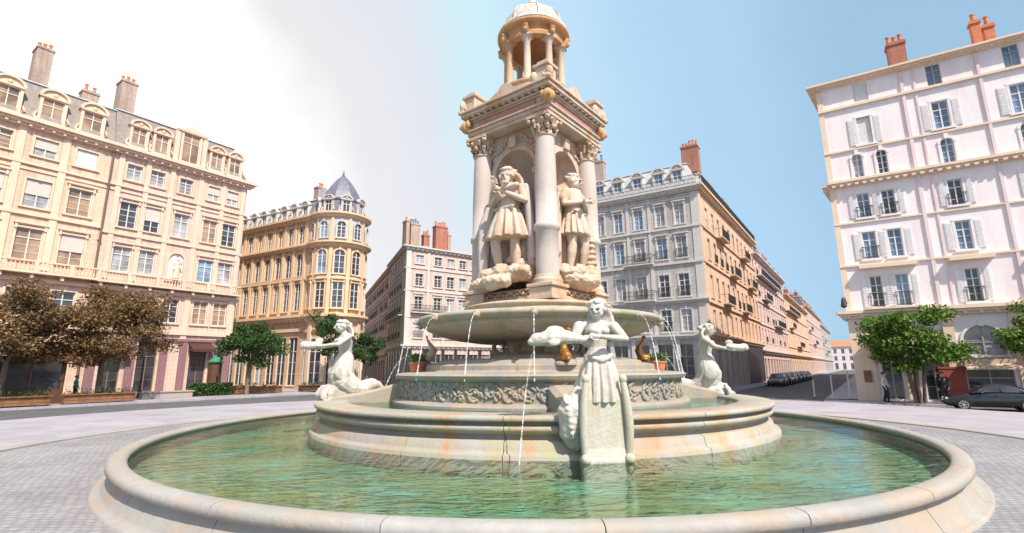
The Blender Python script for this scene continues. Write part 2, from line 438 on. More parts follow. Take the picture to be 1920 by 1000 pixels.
# ------------------------------------------------------------------ sky and sun
SUN_AZ, SUN_EL = atan2(.46, -.78), radians(50)       # from behind the camera, to its right
sd = Vector((sin(SUN_AZ) * cos(SUN_EL), cos(SUN_AZ) * cos(SUN_EL), sin(SUN_EL)))
sun = bpy.data.lights.new('sun', 'SUN'); sun.energy = SUN_E = 4.7; sun.angle = radians(.5); sun.color = (1, .91, .78)
suno = bpy.data.objects.new('sun', sun); COL.objects.link(suno)
suno.rotation_euler = sd.to_track_quat('Z', 'Y').to_euler(); suno.location = sd * 60
w = bpy.data.worlds.new('World'); S.world = w; w.use_nodes = True
nt = w.node_tree; L = nt.links.new; bg = nt.nodes['Background']
sky = nt.nodes.new('ShaderNodeTexSky'); sky.sky_type = 'NISHITA'; sky.sun_disc = False
sky.sun_elevation = SUN_EL; sky.sun_rotation = SUN_AZ; sky.air_density = 1.0; sky.dust_density = 1.2; sky.ozone_density = 1.6
tc = nt.nodes.new('ShaderNodeTexCoord')
dt = N(nt, 'ShaderNodeVectorMath', operation='DOT_PRODUCT'); L(tc.outputs['Generated'], dt.inputs[0])
dt.inputs[1].default_value = tuple(Vector((-.963, .205, -.174)).normalized())     # where the bright cloud veil is thickest
ns = N(nt, 'ShaderNodeTexNoise', i_Scale=2.2, i_Detail=6.0, i_Roughness=.55); L(tc.outputs['Generated'], ns.inputs['Vector'])
a1 = N(nt, 'ShaderNodeMath', operation='MULTIPLY_ADD'); a1.inputs[1].default_value = .22; a1.inputs[2].default_value = -.11
L(ns.outputs[0], a1.inputs[0])
a2 = N(nt, 'ShaderNodeMath', operation='ADD', use_clamp=False); L(a1.outputs[0], a2.inputs[0]); L(dt.outputs['Value'], a2.inputs[1])
a3 = N(nt, 'ShaderNodeMath', operation='MULTIPLY_ADD'); a3.inputs[1].default_value = 1 / 1.5; a3.inputs[2].default_value = .5 / 1.5
L(a2.outputs[0], a3.inputs[0])
q_ = lambda p: (p + .5) / 1.5
sy = N(nt, 'ShaderNodeSeparateXYZ'); L(tc.outputs['Generated'], sy.inputs[0])
vr = N(nt, 'ShaderNodeMapRange'); vr.inputs['From Min'].default_value = -.35; vr.inputs['From Max'].default_value = .15; vr.inputs['To Max'].default_value = .92
L(sy.outputs[1], vr.inputs['Value'])
vc = ramp(nt, a3.outputs[0], [(q_(-.50), (.27, .43, .58)), (q_(-.25), (.34, .52, .69)), (q_(0), (.42, .60, .74)), (q_(.15), (.50, .68, .74)), (q_(.28), (.61, .63, .67)), (q_(.40), (.66, .65, .66)), (q_(.50), (.86, .84, .81)), (q_(.62), (.98, .94, .86)), (q_(.80), (1.1, .99, .76))])
vc.color_ramp.interpolation = 'EASE'
sc_ = N(nt, 'ShaderNodeVectorMath', operation='SCALE'); sc_.inputs['Scale'].default_value = SKY_K = .13
L(sky.outputs[0], sc_.inputs[0])
tint = mixc(nt, 1.0, sc_.outputs[0], (1.0, 1.0, 1.0), 'MULTIPLY')
L(mixc(nt, vr.outputs[0], tint, vc.outputs[0]), bg.inputs['Color'])
bg.inputs['Strength'].default_value = 1.0
S.view_settings.view_transform = 'Standard'; S.view_settings.look = 'None'
S.view_settings.exposure = .45; S.view_settings.gamma = 1.0
S.cycles.max_bounces = 6; S.cycles.transparent_max_bounces = 12
S.cycles.caustics_reflective = False; S.cycles.caustics_refractive = False

# ------------------------------------------------------------------ directions of the street plan
U1 = Vector((.57, .82)).normalized()          # along the street that leaves to the right
U2d = Vector((.843, -.537)).normalized()      # along the two right-hand fronts, left to right
FA = Vector((-39.7, 35.4)); FC = Vector((-23.5, 56)); FD = Vector((-13.9, 64)); FE = Vector((18.7, 47.6)); FF = Vector((21.5, 32))
TC_ = Vector((.872, -.49)).normalized(); TD = Vector((.8, .6)).normalized(); TDl = Vector((.38, -.925)).normalized()
PX, PY = .45, 15.4          # centre of the big pool
CX, CY = .85, 16.6          # axis of the fountain
PHI = radians(7)

def structure(name, mb, mat, M_=None):
    return tag(mb.build(name, mat, None, M_), kind='structure')

g = MB(); n = 96; gx, gy, gr = .45, 16.0, 16.0        # one ground sheet with an opening under the cobbled ring
co = [(gx + gr * cos(TAU * i / n), gy + gr * sin(TAU * i / n), -.14) for i in range(n)]
fr_ = [(gx + 1200 * cos(TAU * i / n), gy + 1200 * sin(TAU * i / n), -.14) for i in range(n)]
g.add(co + fr_, [(i, n + i, n + (i + 1) % n, (i + 1) % n) for i in range(n)])
structure('road', g, M['asphalt'])
# round plaza of pale paving around the fountain, outside a ring of kerb stones; cobbles inside it
g = MB(); a_in, b_in, a_out = 14.3, 14.6, 23.4
g.lathe([(a_out, -.3), (a_out, 0), (a_in + .42, 0)], 96, (PX, PY + .6))
structure('plaza_paving', g, M['paving'])
g = MB(); g.lathe([(a_in + .42, -.3), (a_in + .42, .02), (a_in + .40, .03), (a_in + .02, .03), (a_in, .015), (a_in, -.1)], 128, (PX, PY + .6))
structure('kerb_ring', g, M['rim'])
g = MB(); n = 128; g.add([(PX + (a_in - .09) * cos(TAU * i / n), PY + .6 + (a_in - .09) * sin(TAU * i / n), -.012) for i in range(n)], [tuple(range(n))])
structure('cobbled_ground', g, M['cobble'])
# pavements along the buildings
def strip(p0, p1, wdt, name='pavement', back=1.0):
    t = (p1 - p0).normalized(); nrm = Vector((t.y, -t.x))
    q = [p0 - nrm * back, p1 - nrm * back, p1 + nrm * wdt, p0 + nrm * wdt]
    m = MB(); m.prism([(v.x, v.y) for v in (q[0], q[3], q[2], q[1])], -.4, -.004); structure(name, m, M['paving'])
strip(FA - U1 * 14, FA + U1 * 22, 12)
strip(FC - TC_ * 16, FC + TC_ * 7, 5.0)
strip(FD, FD + TD * 18, 4.0)
strip(FE - U2d * 16, FE + U2d * 2.2, 4.0)
strip(FE + U1 * .2, FE + U1 * 240, 2.2)
strip(FF - U2d * 1.8, FF + U2d * 20, 2.5)
strip(FF + U1 * 120, FF, 1.8)
# ------------------------------------------------------------------ the fountain
fo = thing('fountain', 'tall tiered stone fountain with columned tower and domed lantern in the middle of the square', 'fountain', (CX, CY, 0))
FM = Matrix.Translation((-CX, -CY, 0))
def fpart(name, mb, mat, bevel=0, parent=None):
    return mb.build(name, mat, fo if parent is None else parent, FM if parent is None else None, bevel)

def ring_stones(prof, nseg, c, ex=1, ey=1, gap=.012, sub=8, closed=True, off=0, R=10):
    mb = MB()
    for k in range(nseg):
        a0 = off + TAU * k / nseg + gap / R / 2; a1 = off + TAU * (k + 1) / nseg - gap / R / 2
        mb.lathe(prof, sub, c, a0, a1, ex, ey, True, True)
    return mb
# big oval pool rim: rounded lip over a battered wall (unit radius scaled to 9.8 x 10.3)
ra, rb = 9.84, 10.12
def rimprof(): return [(10.06, -.3), (10.06, .02), (10.02, .04), (9.93, .045), (9.90, .10), (9.82, .22), (9.77, .31), (9.77, .345), (9.85, .365), (9.89, .40), (9.89, .46), (9.87, .505), (9.81, .53), (9.68, .535), (9.61, .52), (9.575, .48), (9.585, .43), (9.63, .39), (9.65, .36), (9.65, -.3)]
mb = ring_stones([(r / 10.05, z) for r, z in rimprof()], 26, (PX, PY), ra, rb, .014, 6, off=.05)
fpart('pool_rim', mb, M['rim'])
# water of the big pool
g = MB(); n = 128; g.add([(PX + ra * .96 * cos(TAU * i / n), PY + rb * .96 * sin(TAU * i / n), .40) for i in range(n)], [tuple(range(n))])
structure('pool_water', g, M['water'])
g = MB(); g.add([(PX + ra * .97 * cos(TAU * i / n), PY + rb * .97 * sin(TAU * i / n), .10) for i in range(n)], [tuple(range(n))])
structure('pool_floor', g, M['floor_pool'])
# circular step wall
SC = (CX, CY)
stp = [(6.853, -.4), (6.853, .47), (6.824, .50), (6.737, .51), (6.708, .56), (6.679, .70), (6.602, .73), (6.524, .74), (6.505, .80), (6.563, .83), (6.679, .88), (6.728, .94), (6.699, .99), (6.582, 1.01), (6.563, 1.05), (6.640, 1.07), (6.757, 1.085), (6.776, 1.12), (6.766, 1.17), (6.728, 1.185), (5.905, 1.185), (5.856, 1.14), (5.856, .6)]
fpart('step_wall', ring_stones(stp, 20, SC, gap=.016, sub=6, R=7, off=.16), M['step'])
g = MB(); g.add([(CX + 5.9 * cos(TAU * i / 96), CY + 5.9 * sin(TAU * i / 96), 1.10) for i in range(96)], [tuple(range(96))])
structure('upper_pool_water', g, M['water_teal'])
g = MB(); g.add([(CX + 5.9 * cos(TAU * i / 96), CY + 5.9 * sin(TAU * i / 96), .93) for i in range(96)], [tuple(range(96))])
structure('upper_pool_floor', g, M['floor_teal'])
# drum with carved frieze
g = MB(); g.lathe([(4.62, .9), (4.62, 1.16), (4.52, 1.22), (4.36, 1.25), (4.36, 1.74), (4.44, 1.78), (4.52, 1.82), (4.56, 1.90), (4.50, 1.95), (4.1, 1.98), (3.7, 2.0), (3.66, 2.04), (3.66, 2.16), (3.60, 2.2), (3.3, 2.22), (3.25, 2.3), (3.05, 2.36), (0, 2.4)], 96, SC, smooth=False)
fpart('drum', g, M['basin'])
g = MB(); rnd = random.Random(5)
nsc = 60
for k in range(nsc):                      # acanthus scrolls carved round the drum
    a = TAU * k / nsc; sg = 1 if k % 2 else -1
    def P(da, z, r): return (CX + r * sin(a + da / 4.4), CY - r * cos(a + da / 4.4), z)
    pts = []; rad = []
    for i in range(15):
        t = i / 14; th = sg * (pi * .5 + t * 4.6); rr = .225 * (1 - .72 * t)
        pts.append(P(rr * cos(th), 1.5 + sg * .02 + rr * sin(th) * .95, 4.37)); rad.append(.062 * (1 - .45 * t))
    g.tube(pts, rad, 6)
    for i in range(13):
        th = rnd.uniform(0, TAU); d = rnd.uniform(.06, .26)
        g.ell(P(d * cos(th), 1.5 + .2 * sin(th), 4.36), (.045, .06, rnd.uniform(.06, .10)), 6, 5, Matrix.Rotation(rnd.uniform(-1.5, 1.5), 3, (sin(a), -cos(a), 0)))
    g.ell(P(0, 1.5, 4.38), (.055, .055, .055), 7, 5)
fpart('frieze', g, M['basin'])
# four radial arms running out to the sirens
for k in range(4):
    a = PHI + k * pi / 2; m = MB(); m.M = Matrix.Translation((CX, CY, 0)) @ Matrix.Rotation(a, 4, 'Z')
    m.loft([[(-.5 * s_, -y, .8), (.5 * s_, -y, .8), (.5 * s_, -y, z1 - .08), (.36 * s_, -y, z1), (-.36 * s_, -y, z1), (-.5 * s_, -y, z1 - .08)] for y, z1, s_ in ((4.3, 1.72, 1.1), (5.0, 1.52, 1.0), (5.7, 1.38, .95), (6.5, 1.30, 1.0))], True, False)
    fpart('radial_arm', m, M['basin'])
# central support with volutes
g = MB(); g.lathe([(1.5, 2.3), (1.5, 2.46), (1.3, 2.52), (1.12, 2.6), (1.05, 2.75), (1.05, 3.0), (1.12, 3.05), (1.2, 3.1), (1.25, 3.2)], 48, SC, smooth=True)
fpart('central_support', g, M['tower'])
for k in range(8):
    a = PHI + k * pi / 4; m = MB(); m.M = Matrix.Translation((CX, CY, 0)) @ Matrix.Rotation(a, 4, 'Z')
    pts = []; rad = []
    for i in range(22):
        t = i / 21; th = -.5 * pi + t * 5.5; rr = .30 * (1 - .7 * t)
        pts.append((0, -1.22 - rr * cos(th), 2.72 + rr * sin(th) * -1)); rad.append(.085 * (1 - .5 * t))
    m.tube(pts, rad, 8)
    m.tube([(0, -1.22, 3.02), (0, -1.35, 3.08), (0, -1.6, 3.12)], [.09, .09, .06], 8)
    fpart('volute', m, M['tower'])
# the wide upper basin
vas = [(.9, 3.05), (1.5, 2.92), (2.1, 2.90), (2.7, 2.98), (3.2, 3.10), (3.6, 3.26), (3.74, 3.36), (3.72, 3.40), (3.78, 3.42), (3.90, 3.45), (3.97, 3.51), (3.96, 3.58), (3.88, 3.63), (3.74, 3.64), (3.60, 3.60), (3.5, 3.5), (2.2, 3.35), (.2, 3.35)]
g = MB(); g.lathe(vas, 128, SC, smooth=True)
fpart('upper_basin', g, M['vasque'])
g = MB(); g.add([(CX + 3.62 * cos(TAU * i / 96), CY + 3.62 * sin(TAU * i / 96), 3.57) for i in range(96)], [tuple(range(96))])
structure('upper_basin_water', g, M['water_teal'])
for k in range(16):                       # lion masks that spout under the lip
    a = PHI + (k + .5) * TAU / 16; m = MB(); m.M = Matrix.Translation((CX, CY, 0)) @ Matrix.Rotation(a, 4, 'Z')
    m.ell((0, -3.95, 3.5), (.11, .10, .12), 8, 6); m.ell((0, -4.05, 3.47), (.06, .07, .05), 8, 6)
    fpart('lion_mask', m, M['vasque'])
# stepped pedestal of the tower
RT = Matrix.Translation((CX, CY, 0)) @ Matrix.Rotation(PHI + pi / 4, 4, 'Z')    # its -Y side is the right-hand face
g = MB(); g.lathe([(2.62, 3.45), (2.62, 3.66), (2.5, 3.7), (2.42, 3.72), (2.36, 3.9), (2.46, 3.94), (2.46, 4.0), (2.3, 4.04), (2.2, 4.06), (0, 4.06)], 64, SC)
g.M = RT
for h, z0, z1 in ((1.72, 4.05, 4.16), (1.62, 4.16, 4.24), (1.46, 4.24, 4.40), (1.54, 4.40, 4.47)):
    g.box(-h, h, -h, h, z0, z1)
fpart('tower_pedestal', g, M['tower'], .02)
for k in range(4):
    m = MB(); m.M = RT @ Matrix.Rotation(k * pi / 2, 4, 'Z') @ Matrix.Translation((1.31, -1.31, 0))
    m.box(-.46, .46, -.46, .46, 4.06, 4.2); m.box(-.41, .41, -.41, .41, 4.2, 4.44); m.box(-.47, .47, -.47, .47, 4.44, 4.55)
    fpart('column_pedestal', m, M['tower'], .02)
# tower core with four arched niches
def niche_face(m, hw, z0, z1, R, zs, dep):
    """panel in local x,z at y=-hw with a round-headed niche, its half dome and its floor"""
    nA = 14
    arc = [(-R * cos(pi * i / nA), zs + R * sin(pi * i / nA)) for i in range(nA + 1)]
    out = []
    for x, z in arc:                                   # spandrel strip out to the panel edge
        out.append((max(-hw, min(hw, x * 9)) if abs(x) > R * .35 else x / R * hw / .5 if abs(x / R * hw / .5) < hw else math.copysign(hw, x), z1))
    y = -hw
    m.quad((-hw, y, z0), (-R, y, z0), (-R, y, zs), (-hw, y, zs)); m.quad((R, y, z0), (hw, y, z0), (hw, y, zs), (R, y, zs))
    m.quad((-hw, y, zs), (-R, y, zs), (-R, y, zs), (-hw, y, z1))
    for i in range(nA):
        xa, za = arc[i]; xb, zb = arc[i + 1]
        ta = (i / nA) * 2 - 1; tb = ((i + 1) / nA) * 2 - 1
        m.quad((xa, y, za), (xb, y, zb), (hw * tb, y, z1), (hw * ta, y, z1))
    m.add([(-hw, y, zs), (-R, y, zs), (-hw, y, z1)], [(0, 1, 2)]); m.add([(R, y, zs), (hw, y, zs), (hw, y, z1)], [(0, 1, 2)])
    rows = []
    for z in (z0, zs):
        rows.append([(-R * cos(pi * i / 16), y + dep * sin(pi * i / 16), z) for i in range(17)])
    m.loft(rows, False, True, False)
    dome = []
    for j in range(8):
        t = pi / 2 * j / 7
        dome.append([(-R * cos(pi * i / 16) * cos(t), y + dep * sin(pi * i / 16) * cos(t), zs + R * sin(t)) for i in range(17)])
    m.loft(dome, False, True, False)
g = MB()
for k in range(4):
    g.M = RT @ Matrix.Rotation(k * pi / 2, 4, 'Z')
    niche_face(g, 1.16, 4.45, 9.95, .80, 8.45, .75)
fpart('tower_core', g, M['tower'])
for k in range(4):
    m = MB(); m.M = RT @ Matrix.Rotation(k * pi / 2, 4, 'Z')
    nA = 20                                            # moulded archivolt and imposts
    for r0, r1, yo in ((.82, .96, 1.24), (.96, 1.06, 1.20)):
        rings = []
        for i in range(nA + 1):
            a = pi * i / nA
            rings.append([(-r * cos(a), y, 8.45 + r * sin(a)) for r, y in ((r0, -1.12), (r0, -yo), (r1, -yo), (r1, -1.12))])
        m.loft(rings, True, False)
    for sx in (-1, 1):
        m.box(sx * .93 - .17, sx * .93 + .17, -1.27, -1.1, 8.26, 8.45); m.box(sx * .93 - .12, sx * .93 + .12, -1.235, -1.1, 4.47, 8.26)
    m.box(-.14, .14, -1.36, -1.15, 9.35, 9.72)
    fpart('archivolt', m, M['tower'], .008)
# carved garlands in the spandrels and under the arches
for k in range(4):
    rnd = random.Random(k + 40); m = MB(); m.M = RT @ Matrix.Rotation(k * pi / 2, 4, 'Z')
    for sx in (-1, 1):
        for q in range(26):
            u = q / 25; x = sx * (.30 + .72 * u); z = 9.78 - .28 * sin(pi * u) - .5 * u ** 3
            m.ell((x + rnd.uniform(-.03, .03), -1.19, z + rnd.uniform(-.05, .05)), (rnd.uniform(.03, .06), .05, rnd.uniform(.035, .07)), 6, 5, Matrix.Rotation(rnd.uniform(-1, 1), 3, 'Y'))
        for q in range(10):
            m.ell((sx * .93 + rnd.uniform(-.09, .09), -1.25, 8.35 + rnd.uniform(-.08, .3)), (.05, .05, .06), 6, 5)
    fpart('garland', m, M['tower'])
for k in range(4):
    rnd = random.Random(k + 60); m = MB(); m.M = RT @ Matrix.Rotation(k * pi / 2, 4, 'Z')
    for q in range(26):
        u = q / 25 * 2 - 1; m.ell((u * 1.38, -1.63, 4.32 + .05 * sin(u * 22)), (.05, .03, .05), 6, 5, Matrix.Rotation(rnd.uniform(-1, 1), 3, 'Y'))
    fpart('carved_band', m, M['tower'])
# corner columns
for k in range(4):
    Mk = RT @ Matrix.Rotation(k * pi / 2, 4, 'Z') @ Matrix.Translation((1.31, -1.31, 0))
    m = MB(); m.M = Mk
    m.lathe([(.36, 4.82), (.355, 5.5), (.35, 6.2), (.40, 6.24), (.41, 6.32), (.40, 6.40), (.345, 6.44), (.345, 7.5), (.325, 8.6), (.30, 9.28)], 28, smooth=True)
    col = fpart('column', m, M['column'])
    m = MB(); m.M = Mk; m.lathe([(.46, 4.55), (.46, 4.62), (.47, 4.66), (.45, 4.70), (.40, 4.72), (.42, 4.77), (.39, 4.82)], 28, smooth=True)
    m.build('base', M['tower'], col)
    m = MB(); m.M = Mk; m.lathe([(.30, 9.26), (.34, 9.29), (.34, 9.33), (.30, 9.36), (.32, 9.6), (.42, 9.84), (.44, 9.86)], 20, smooth=True)
    for tier, (z, r, h, nn) in enumerate(((9.36, .31, .22, 8), (9.54, .34, .24, 8))):
        for q in range(nn):
            a = TAU * (q + .5 * tier) / nn
            d = Vector((cos(a), sin(a), 0))
            m.tube([d * r + Vector((0, 0, z)), d * (r + .03) + Vector((0, 0, z + h * .7)), d * (r + .10) + Vector((0, 0, z + h)), d * (r + .13) + Vector((0, 0, z + h * .82))], [.07, .075, .06, .03], 6)
    for q in range(4):
        a = pi / 4 + q * pi / 2; d = Vector((cos(a), sin(a), 0))
        m.ell(d * .50 + Vector((0, 0, 9.80)), (.09, .09, .09), 8, 6)
    m.box(-.43, .43, -.43, .43, 9.87, 9.96)
    m.build('capital', M['tower'], col)
# entablature
g = MB(); g.M = RT
for h, z0, z1 in ((1.66, 9.96, 10.08), (1.70, 10.08, 10.22), (1.76, 10.22, 10.28)): g.box(-h, h, -h, h, z0, z1)
fpart('architrave', g, M['tower'], .012)
g = MB(); g.M = RT; g.box(-1.62, 1.62, -1.62, 1.62, 10.28, 10.58)
fz = fpart('entablature_frieze', g, M['tower'], .01)
for k in range(4):
    m = MB(); m.M = RT @ Matrix.Rotation(k * pi / 2, 4, 'Z'); m.box(-1.2, 1.2, -1.66, -1.6, 10.32, 10.55)
    m.build('red_panel', M['red_panel'], fz)
g = MB(); g.M = RT
for h, z0, z1 in ((1.68, 10.58, 10.64), (1.76, 10.64, 10.70), (1.88, 10.76, 10.90), (1.94, 10.90, 10.98), (1.86, 10.98, 11.04)): g.box(-h, h, -h, h, z0, z1)
for k in range(4):
    g.M = RT @ Matrix.Rotation(k * pi / 2, 4, 'Z')
    for q in range(13):
        x = -1.62 + q * .27; g.box(x - .06, x + .06, -1.84, -1.5, 10.70, 10.77)
fpart('cornice', g, M['tower'], .012)
for k in range(4):                        # gilded masks and corner blocks
    m = MB(); m.M = RT @ Matrix.Rotation(k * pi / 2, 4, 'Z') @ Matrix.Translation((1.52, -1.52, 0)) @ Matrix.Rotation(pi / 4, 4, 'Z')
    m.ell((0, -.30, 10.44), (.18, .2, .24), 10, 8); m.ell((0, -.46, 10.42), (.07, .1, .1), 8, 6); m.ell((-.15, -.25, 10.5), (.1, .1, .16), 8, 6); m.ell((.15, -.25, 10.5), (.1, .1, .16), 8, 6)
    fpart('corner_mask', m, M['tower_warm'])
    m = MB(); m.M = RT @ Matrix.Rotation(k * pi / 2, 4, 'Z') @ Matrix.Translation((1.55, -1.55, 0))
    m.box(-.24, .24, -.24, .24, 11.04, 11.5); m.box(-.30, .30, -.30, .30, 11.5, 11.6); m.box(-.2, .2, -.2, .2, 11.6, 11.72)
    for q in (-1, 1): m.ell((q * .3, -.24, 11.2), (.14, .12, .2), 8, 6)
    fpart('acroterion', m, M['tower'], .012)
    m = MB(); m.M = RT @ Matrix.Rotation(k * pi / 2, 4, 'Z') @ Matrix.Translation((1.84, -1.84, 0)) @ Matrix.Rotation(pi / 4, 4, 'Z')
    m.ell((0, .06, 11.02), (.15, .16, .15), 10, 8); m.ell((0, -.06, 10.98), (.08, .10, .08), 8, 6); m.ell((-.12, .1, 11.1), (.07, .07, .09), 8, 6); m.ell((.12, .1, 11.1), (.07, .07, .09), 8, 6)
    fpart('gargoyle', m, M['tower'])
    m = MB(); m.M = RT @ Matrix.Rotation(k * pi / 2, 4, 'Z')      # small scrolled crest in the middle of each side
    m.loft([[(x, y, z) for x, z in ((-.7, 11.04), (.7, 11.04), (.62, 11.16), (.3, 11.3), (.12, 11.5), (-.12, 11.5), (-.3, 11.3), (-.62, 11.16))] for y in (-1.75, -1.55)], True, False)
    fpart('crest', m, M['tower'], .012)
# domed lantern
g = MB(); g.M = RT
for h, z0, z1 in ((1.55, 11.04, 11.18), (1.4, 11.18, 11.34)): g.box(-h, h, -h, h, z0, z1)
g.M = Matrix()
g.lathe([(1.36, 11.3), (1.36, 11.45), (1.28, 11.5), (1.22, 11.55), (1.22, 11.72), (1.28, 11.76), (1.28, 11.82), (1.2, 11.86), (0, 11.86)], 48, SC)
fpart('lantern_base', g, M['tower'])
for k in range(8):
    a = PHI + (k + .5) * pi / 4; c = (CX + 1.02 * sin(a), CY - 1.02 * cos(a))
    m = MB(); m.lathe([(.17, 11.86), (.17, 11.94), (.14, 11.98), (.128, 12.02), (.125, 12.7), (.112, 13.36), (.14, 13.40), (.15, 13.46), (.19, 13.54)], 16, c, smooth=True)
    m.M = Matrix.Translation((c[0], c[1], 0)) @ Matrix.Rotation(a, 4, 'Z'); m.box(-.2, .2, -.2, .2, 13.54, 13.6)
    fpart('lantern_column', m, M['tower'])
    m = MB(); m.M = Matrix.Translation((CX, CY, 0)) @ Matrix.Rotation(a, 4, 'Z')     # bracket under the cornice
    m.tube([(0, -1.12, 13.62), (0, -1.22, 13.72), (0, -1.30, 13.9)], [.09, .12, .1], 8); m.ell((0, -1.25, 13.70), (.10, .12, .13), 8, 6)
    fpart('lantern_bracket', m, M['tower_warm'])
g = MB(); g.lathe([(.86, 13.6), (1.14, 13.6), (1.16, 13.72), (1.12, 13.78), (1.14, 13.95), (1.30, 14.02), (1.34, 14.08), (1.34, 14.16), (1.26, 14.22), (1.2, 14.24)], 64, SC)
g.lathe([(.86, 13.6), (.86, 13.9), (.7, 14.2), (.4, 14.45), (0, 14.55)], 32, SC, smooth=True)
fpart('lantern_entablature', g, M['tower_warm'])
g = MB(); g.lathe([(1.28, 14.23), (1.28, 14.32), (1.18, 14.36)] + [(1.16 * cos(t), 14.36 + 1.0 * sin(t)) for t in [pi / 2 * i / 12 for i in range(11)]] + [(.2, 15.36), (.2, 15.5), (.28, 15.56), (.2, 15.66), (.1, 15.8), (.16, 15.95), (.1, 16.1), (0, 16.5)], 48, SC, smooth=True)
fpart('dome', g, M['marble'])
for k in range(8):
    a = PHI + k * pi / 4; m = MB()
    m.tube([(CX + 1.175 * cos(t) * sin(a), CY - 1.175 * cos(t) * cos(a), 14.37 + 1.015 * sin(t)) for t in [pi / 2 * i / 12 for i in range(11)]], .035, 6)
    fpart('dome_rib', m, M['marble'])
g = MB(); g.lathe([(.28, 11.86), (.3, 12.0), (.16, 12.1), (.13, 12.3), (.3, 12.5), (.34, 12.56), (.12, 12.62), (.1, 12.9), (.18, 13.0), (0, 13.15)], 20, SC, smooth=True)
fpart('lantern_vase', g, M['tower_warm'])
# ------------------------------------------------------------------ figures (unit height 1, facing -Y)
BASE_J = dict(hipL=(-.052, 0, .515), kneeL=(-.062, -.012, .285), ankL=(-.062, .01, .05), toeL=(-.07, -.075, .018),
              hipR=(.052, 0, .515), kneeR=(.062, -.012, .285), ankR=(.062, .01, .05), toeR=(.07, -.075, .018),
              pelvis=(0, 0, .53), waist=(0, 0, .615), chest=(0, .005, .73), neck=(0, .008, .835), head=(0, -.004, .925),
              shL=(-.112, .005, .79), elL=(-.145, .01, .63), wrL=(-.15, -.04, .49), shR=(.112, .005, .79), elR=(.145, .01, .63), wrR=(.15, -.04, .49))

def V3(p): return Vector(p)

def add_hand(s, wr, el, k=1.0, curl=.5):
    """palm, four unequal curled fingers and a thumb at the end of a forearm"""
    wr, el = V3(wr), V3(el); d = (wr - el).normalized()
    up = Vector((0, -1, 0)) if abs(d.y) < .8 else Vector((0, 0, 1))
    a = d.cross(up).normalized(); b = a.cross(d).normalized()
    pc = wr + d * .035 * k
    s.cap(wr + d * .008, wr + d * .05 * k, .017 * k, .021 * k, 8)
    for i, ln in enumerate((.038, .045, .042, .032)):
        o = wr + d * .055 * k + a * (i - 1.5) * .0125 * k
        m = o + d * ln * .55 * k + b * .004 * k; t = m + (d * (1 - curl) + b * curl) * ln * .6 * k
        s.chain([(o, .0078 * k), (m, .007 * k), (t, .0058 * k)], 6)
    o = wr + d * .02 * k + a * -.02 * k
    s.chain([(o, .009 * k), (o + d * .02 * k - a * .014 * k + b * .008 * k, .008 * k), (o + d * .04 * k - a * .014 * k + b * .016 * k, .0065 * k)], 6)

def add_head(s, c, yaw=0, tilt=0, beard=False, male=True):
    R = Matrix.Rotation(yaw, 3, 'Z') @ Matrix.Rotation(tilt, 3, 'X'); c = V3(c)
    def e(p, r): s.ell(c + R @ V3(p), r, 12, 9, R)
    e((0, .008, .016), (.056, .068, .060)); e((0, -.012, -.022), (.044, .050, .050)); e((0, -.030, -.052), (.022, .022, .018))
    e((0, -.058, .012), (.040, .012, .008)); e((0, -.068, -.008), (.009, .015, .017))
    e((-.024, -.050, -.012), (.014, .010, .012)); e((.024, -.050, -.012), (.014, .010, .012))
    e((0, -.058, -.034), (.016, .010, .005)); e((0, -.056, -.043), (.014, .010, .005))
    e((-.056, .006, -.002), (.008, .016, .02)); e((.056, .006, -.002), (.008, .016, .02))
    if beard:
        e((0, -.044, -.062), (.030, .026, .036)); e((0, -.040, -.088), (.022, .020, .03)); e((-.03, -.03, -.04), (.016, .022, .03)); e((.03, -.03, -.04), (.016, .022, .03))
    s.eyes = [c + R @ V3(p) for p in ((-.021, -.062, .002), (.021, -.062, .002), (0, -.062, -.038))]
    return R

def carve(o, pts, M_, r, depth):
    """cut the eye sockets and the line of the mouth into a finished head"""
    me = o.data; P = [M_ @ p for p in pts]
    for v in me.vertices:
        for i, p in enumerate(P):
            d = v.co - p
            if i == 2: d = Vector((d.x * .55, d.y, d.z * 2.2))
            if d.length < r: v.co -= v.normal * depth * (1 - d.length / r)
    me.update(); return o

def add_hair(s, c, R, long=False, bun=False, seed=1):
    rnd = random.Random(seed); c = V3(c)
    for i in range(34):
        a = rnd.uniform(0, TAU); t = rnd.uniform(.05, 1.3)
        if sin(a) < -.25 and t < .62: continue
        p = V3((.058 * cos(a) * cos(t), .010 + .070 * sin(a) * cos(t), .020 + .064 * sin(t)))
        s.ell(c + R @ p, (.017, .02, .016), 7, 5, Matrix.Rotation(a, 3, 'Z'))
    s.ell(c + R @ V3((0, .018, .03)), (.058, .064, .052), 10, 8)
    if bun: s.ell(c + R @ V3((0, .085, .02)), (.032, .034, .034), 8, 6)
    if long:
        for i in range(7):
            x = (i - 3) * .018
            s.chain([(c + R @ V3((x, .06, .0)), .018), (c + R @ V3((x * 1.3, .075, -.06)), .018), (c + R @ V3((x * 1.7, .06, -.13 - .02 * (i % 2))), .012)], 6)

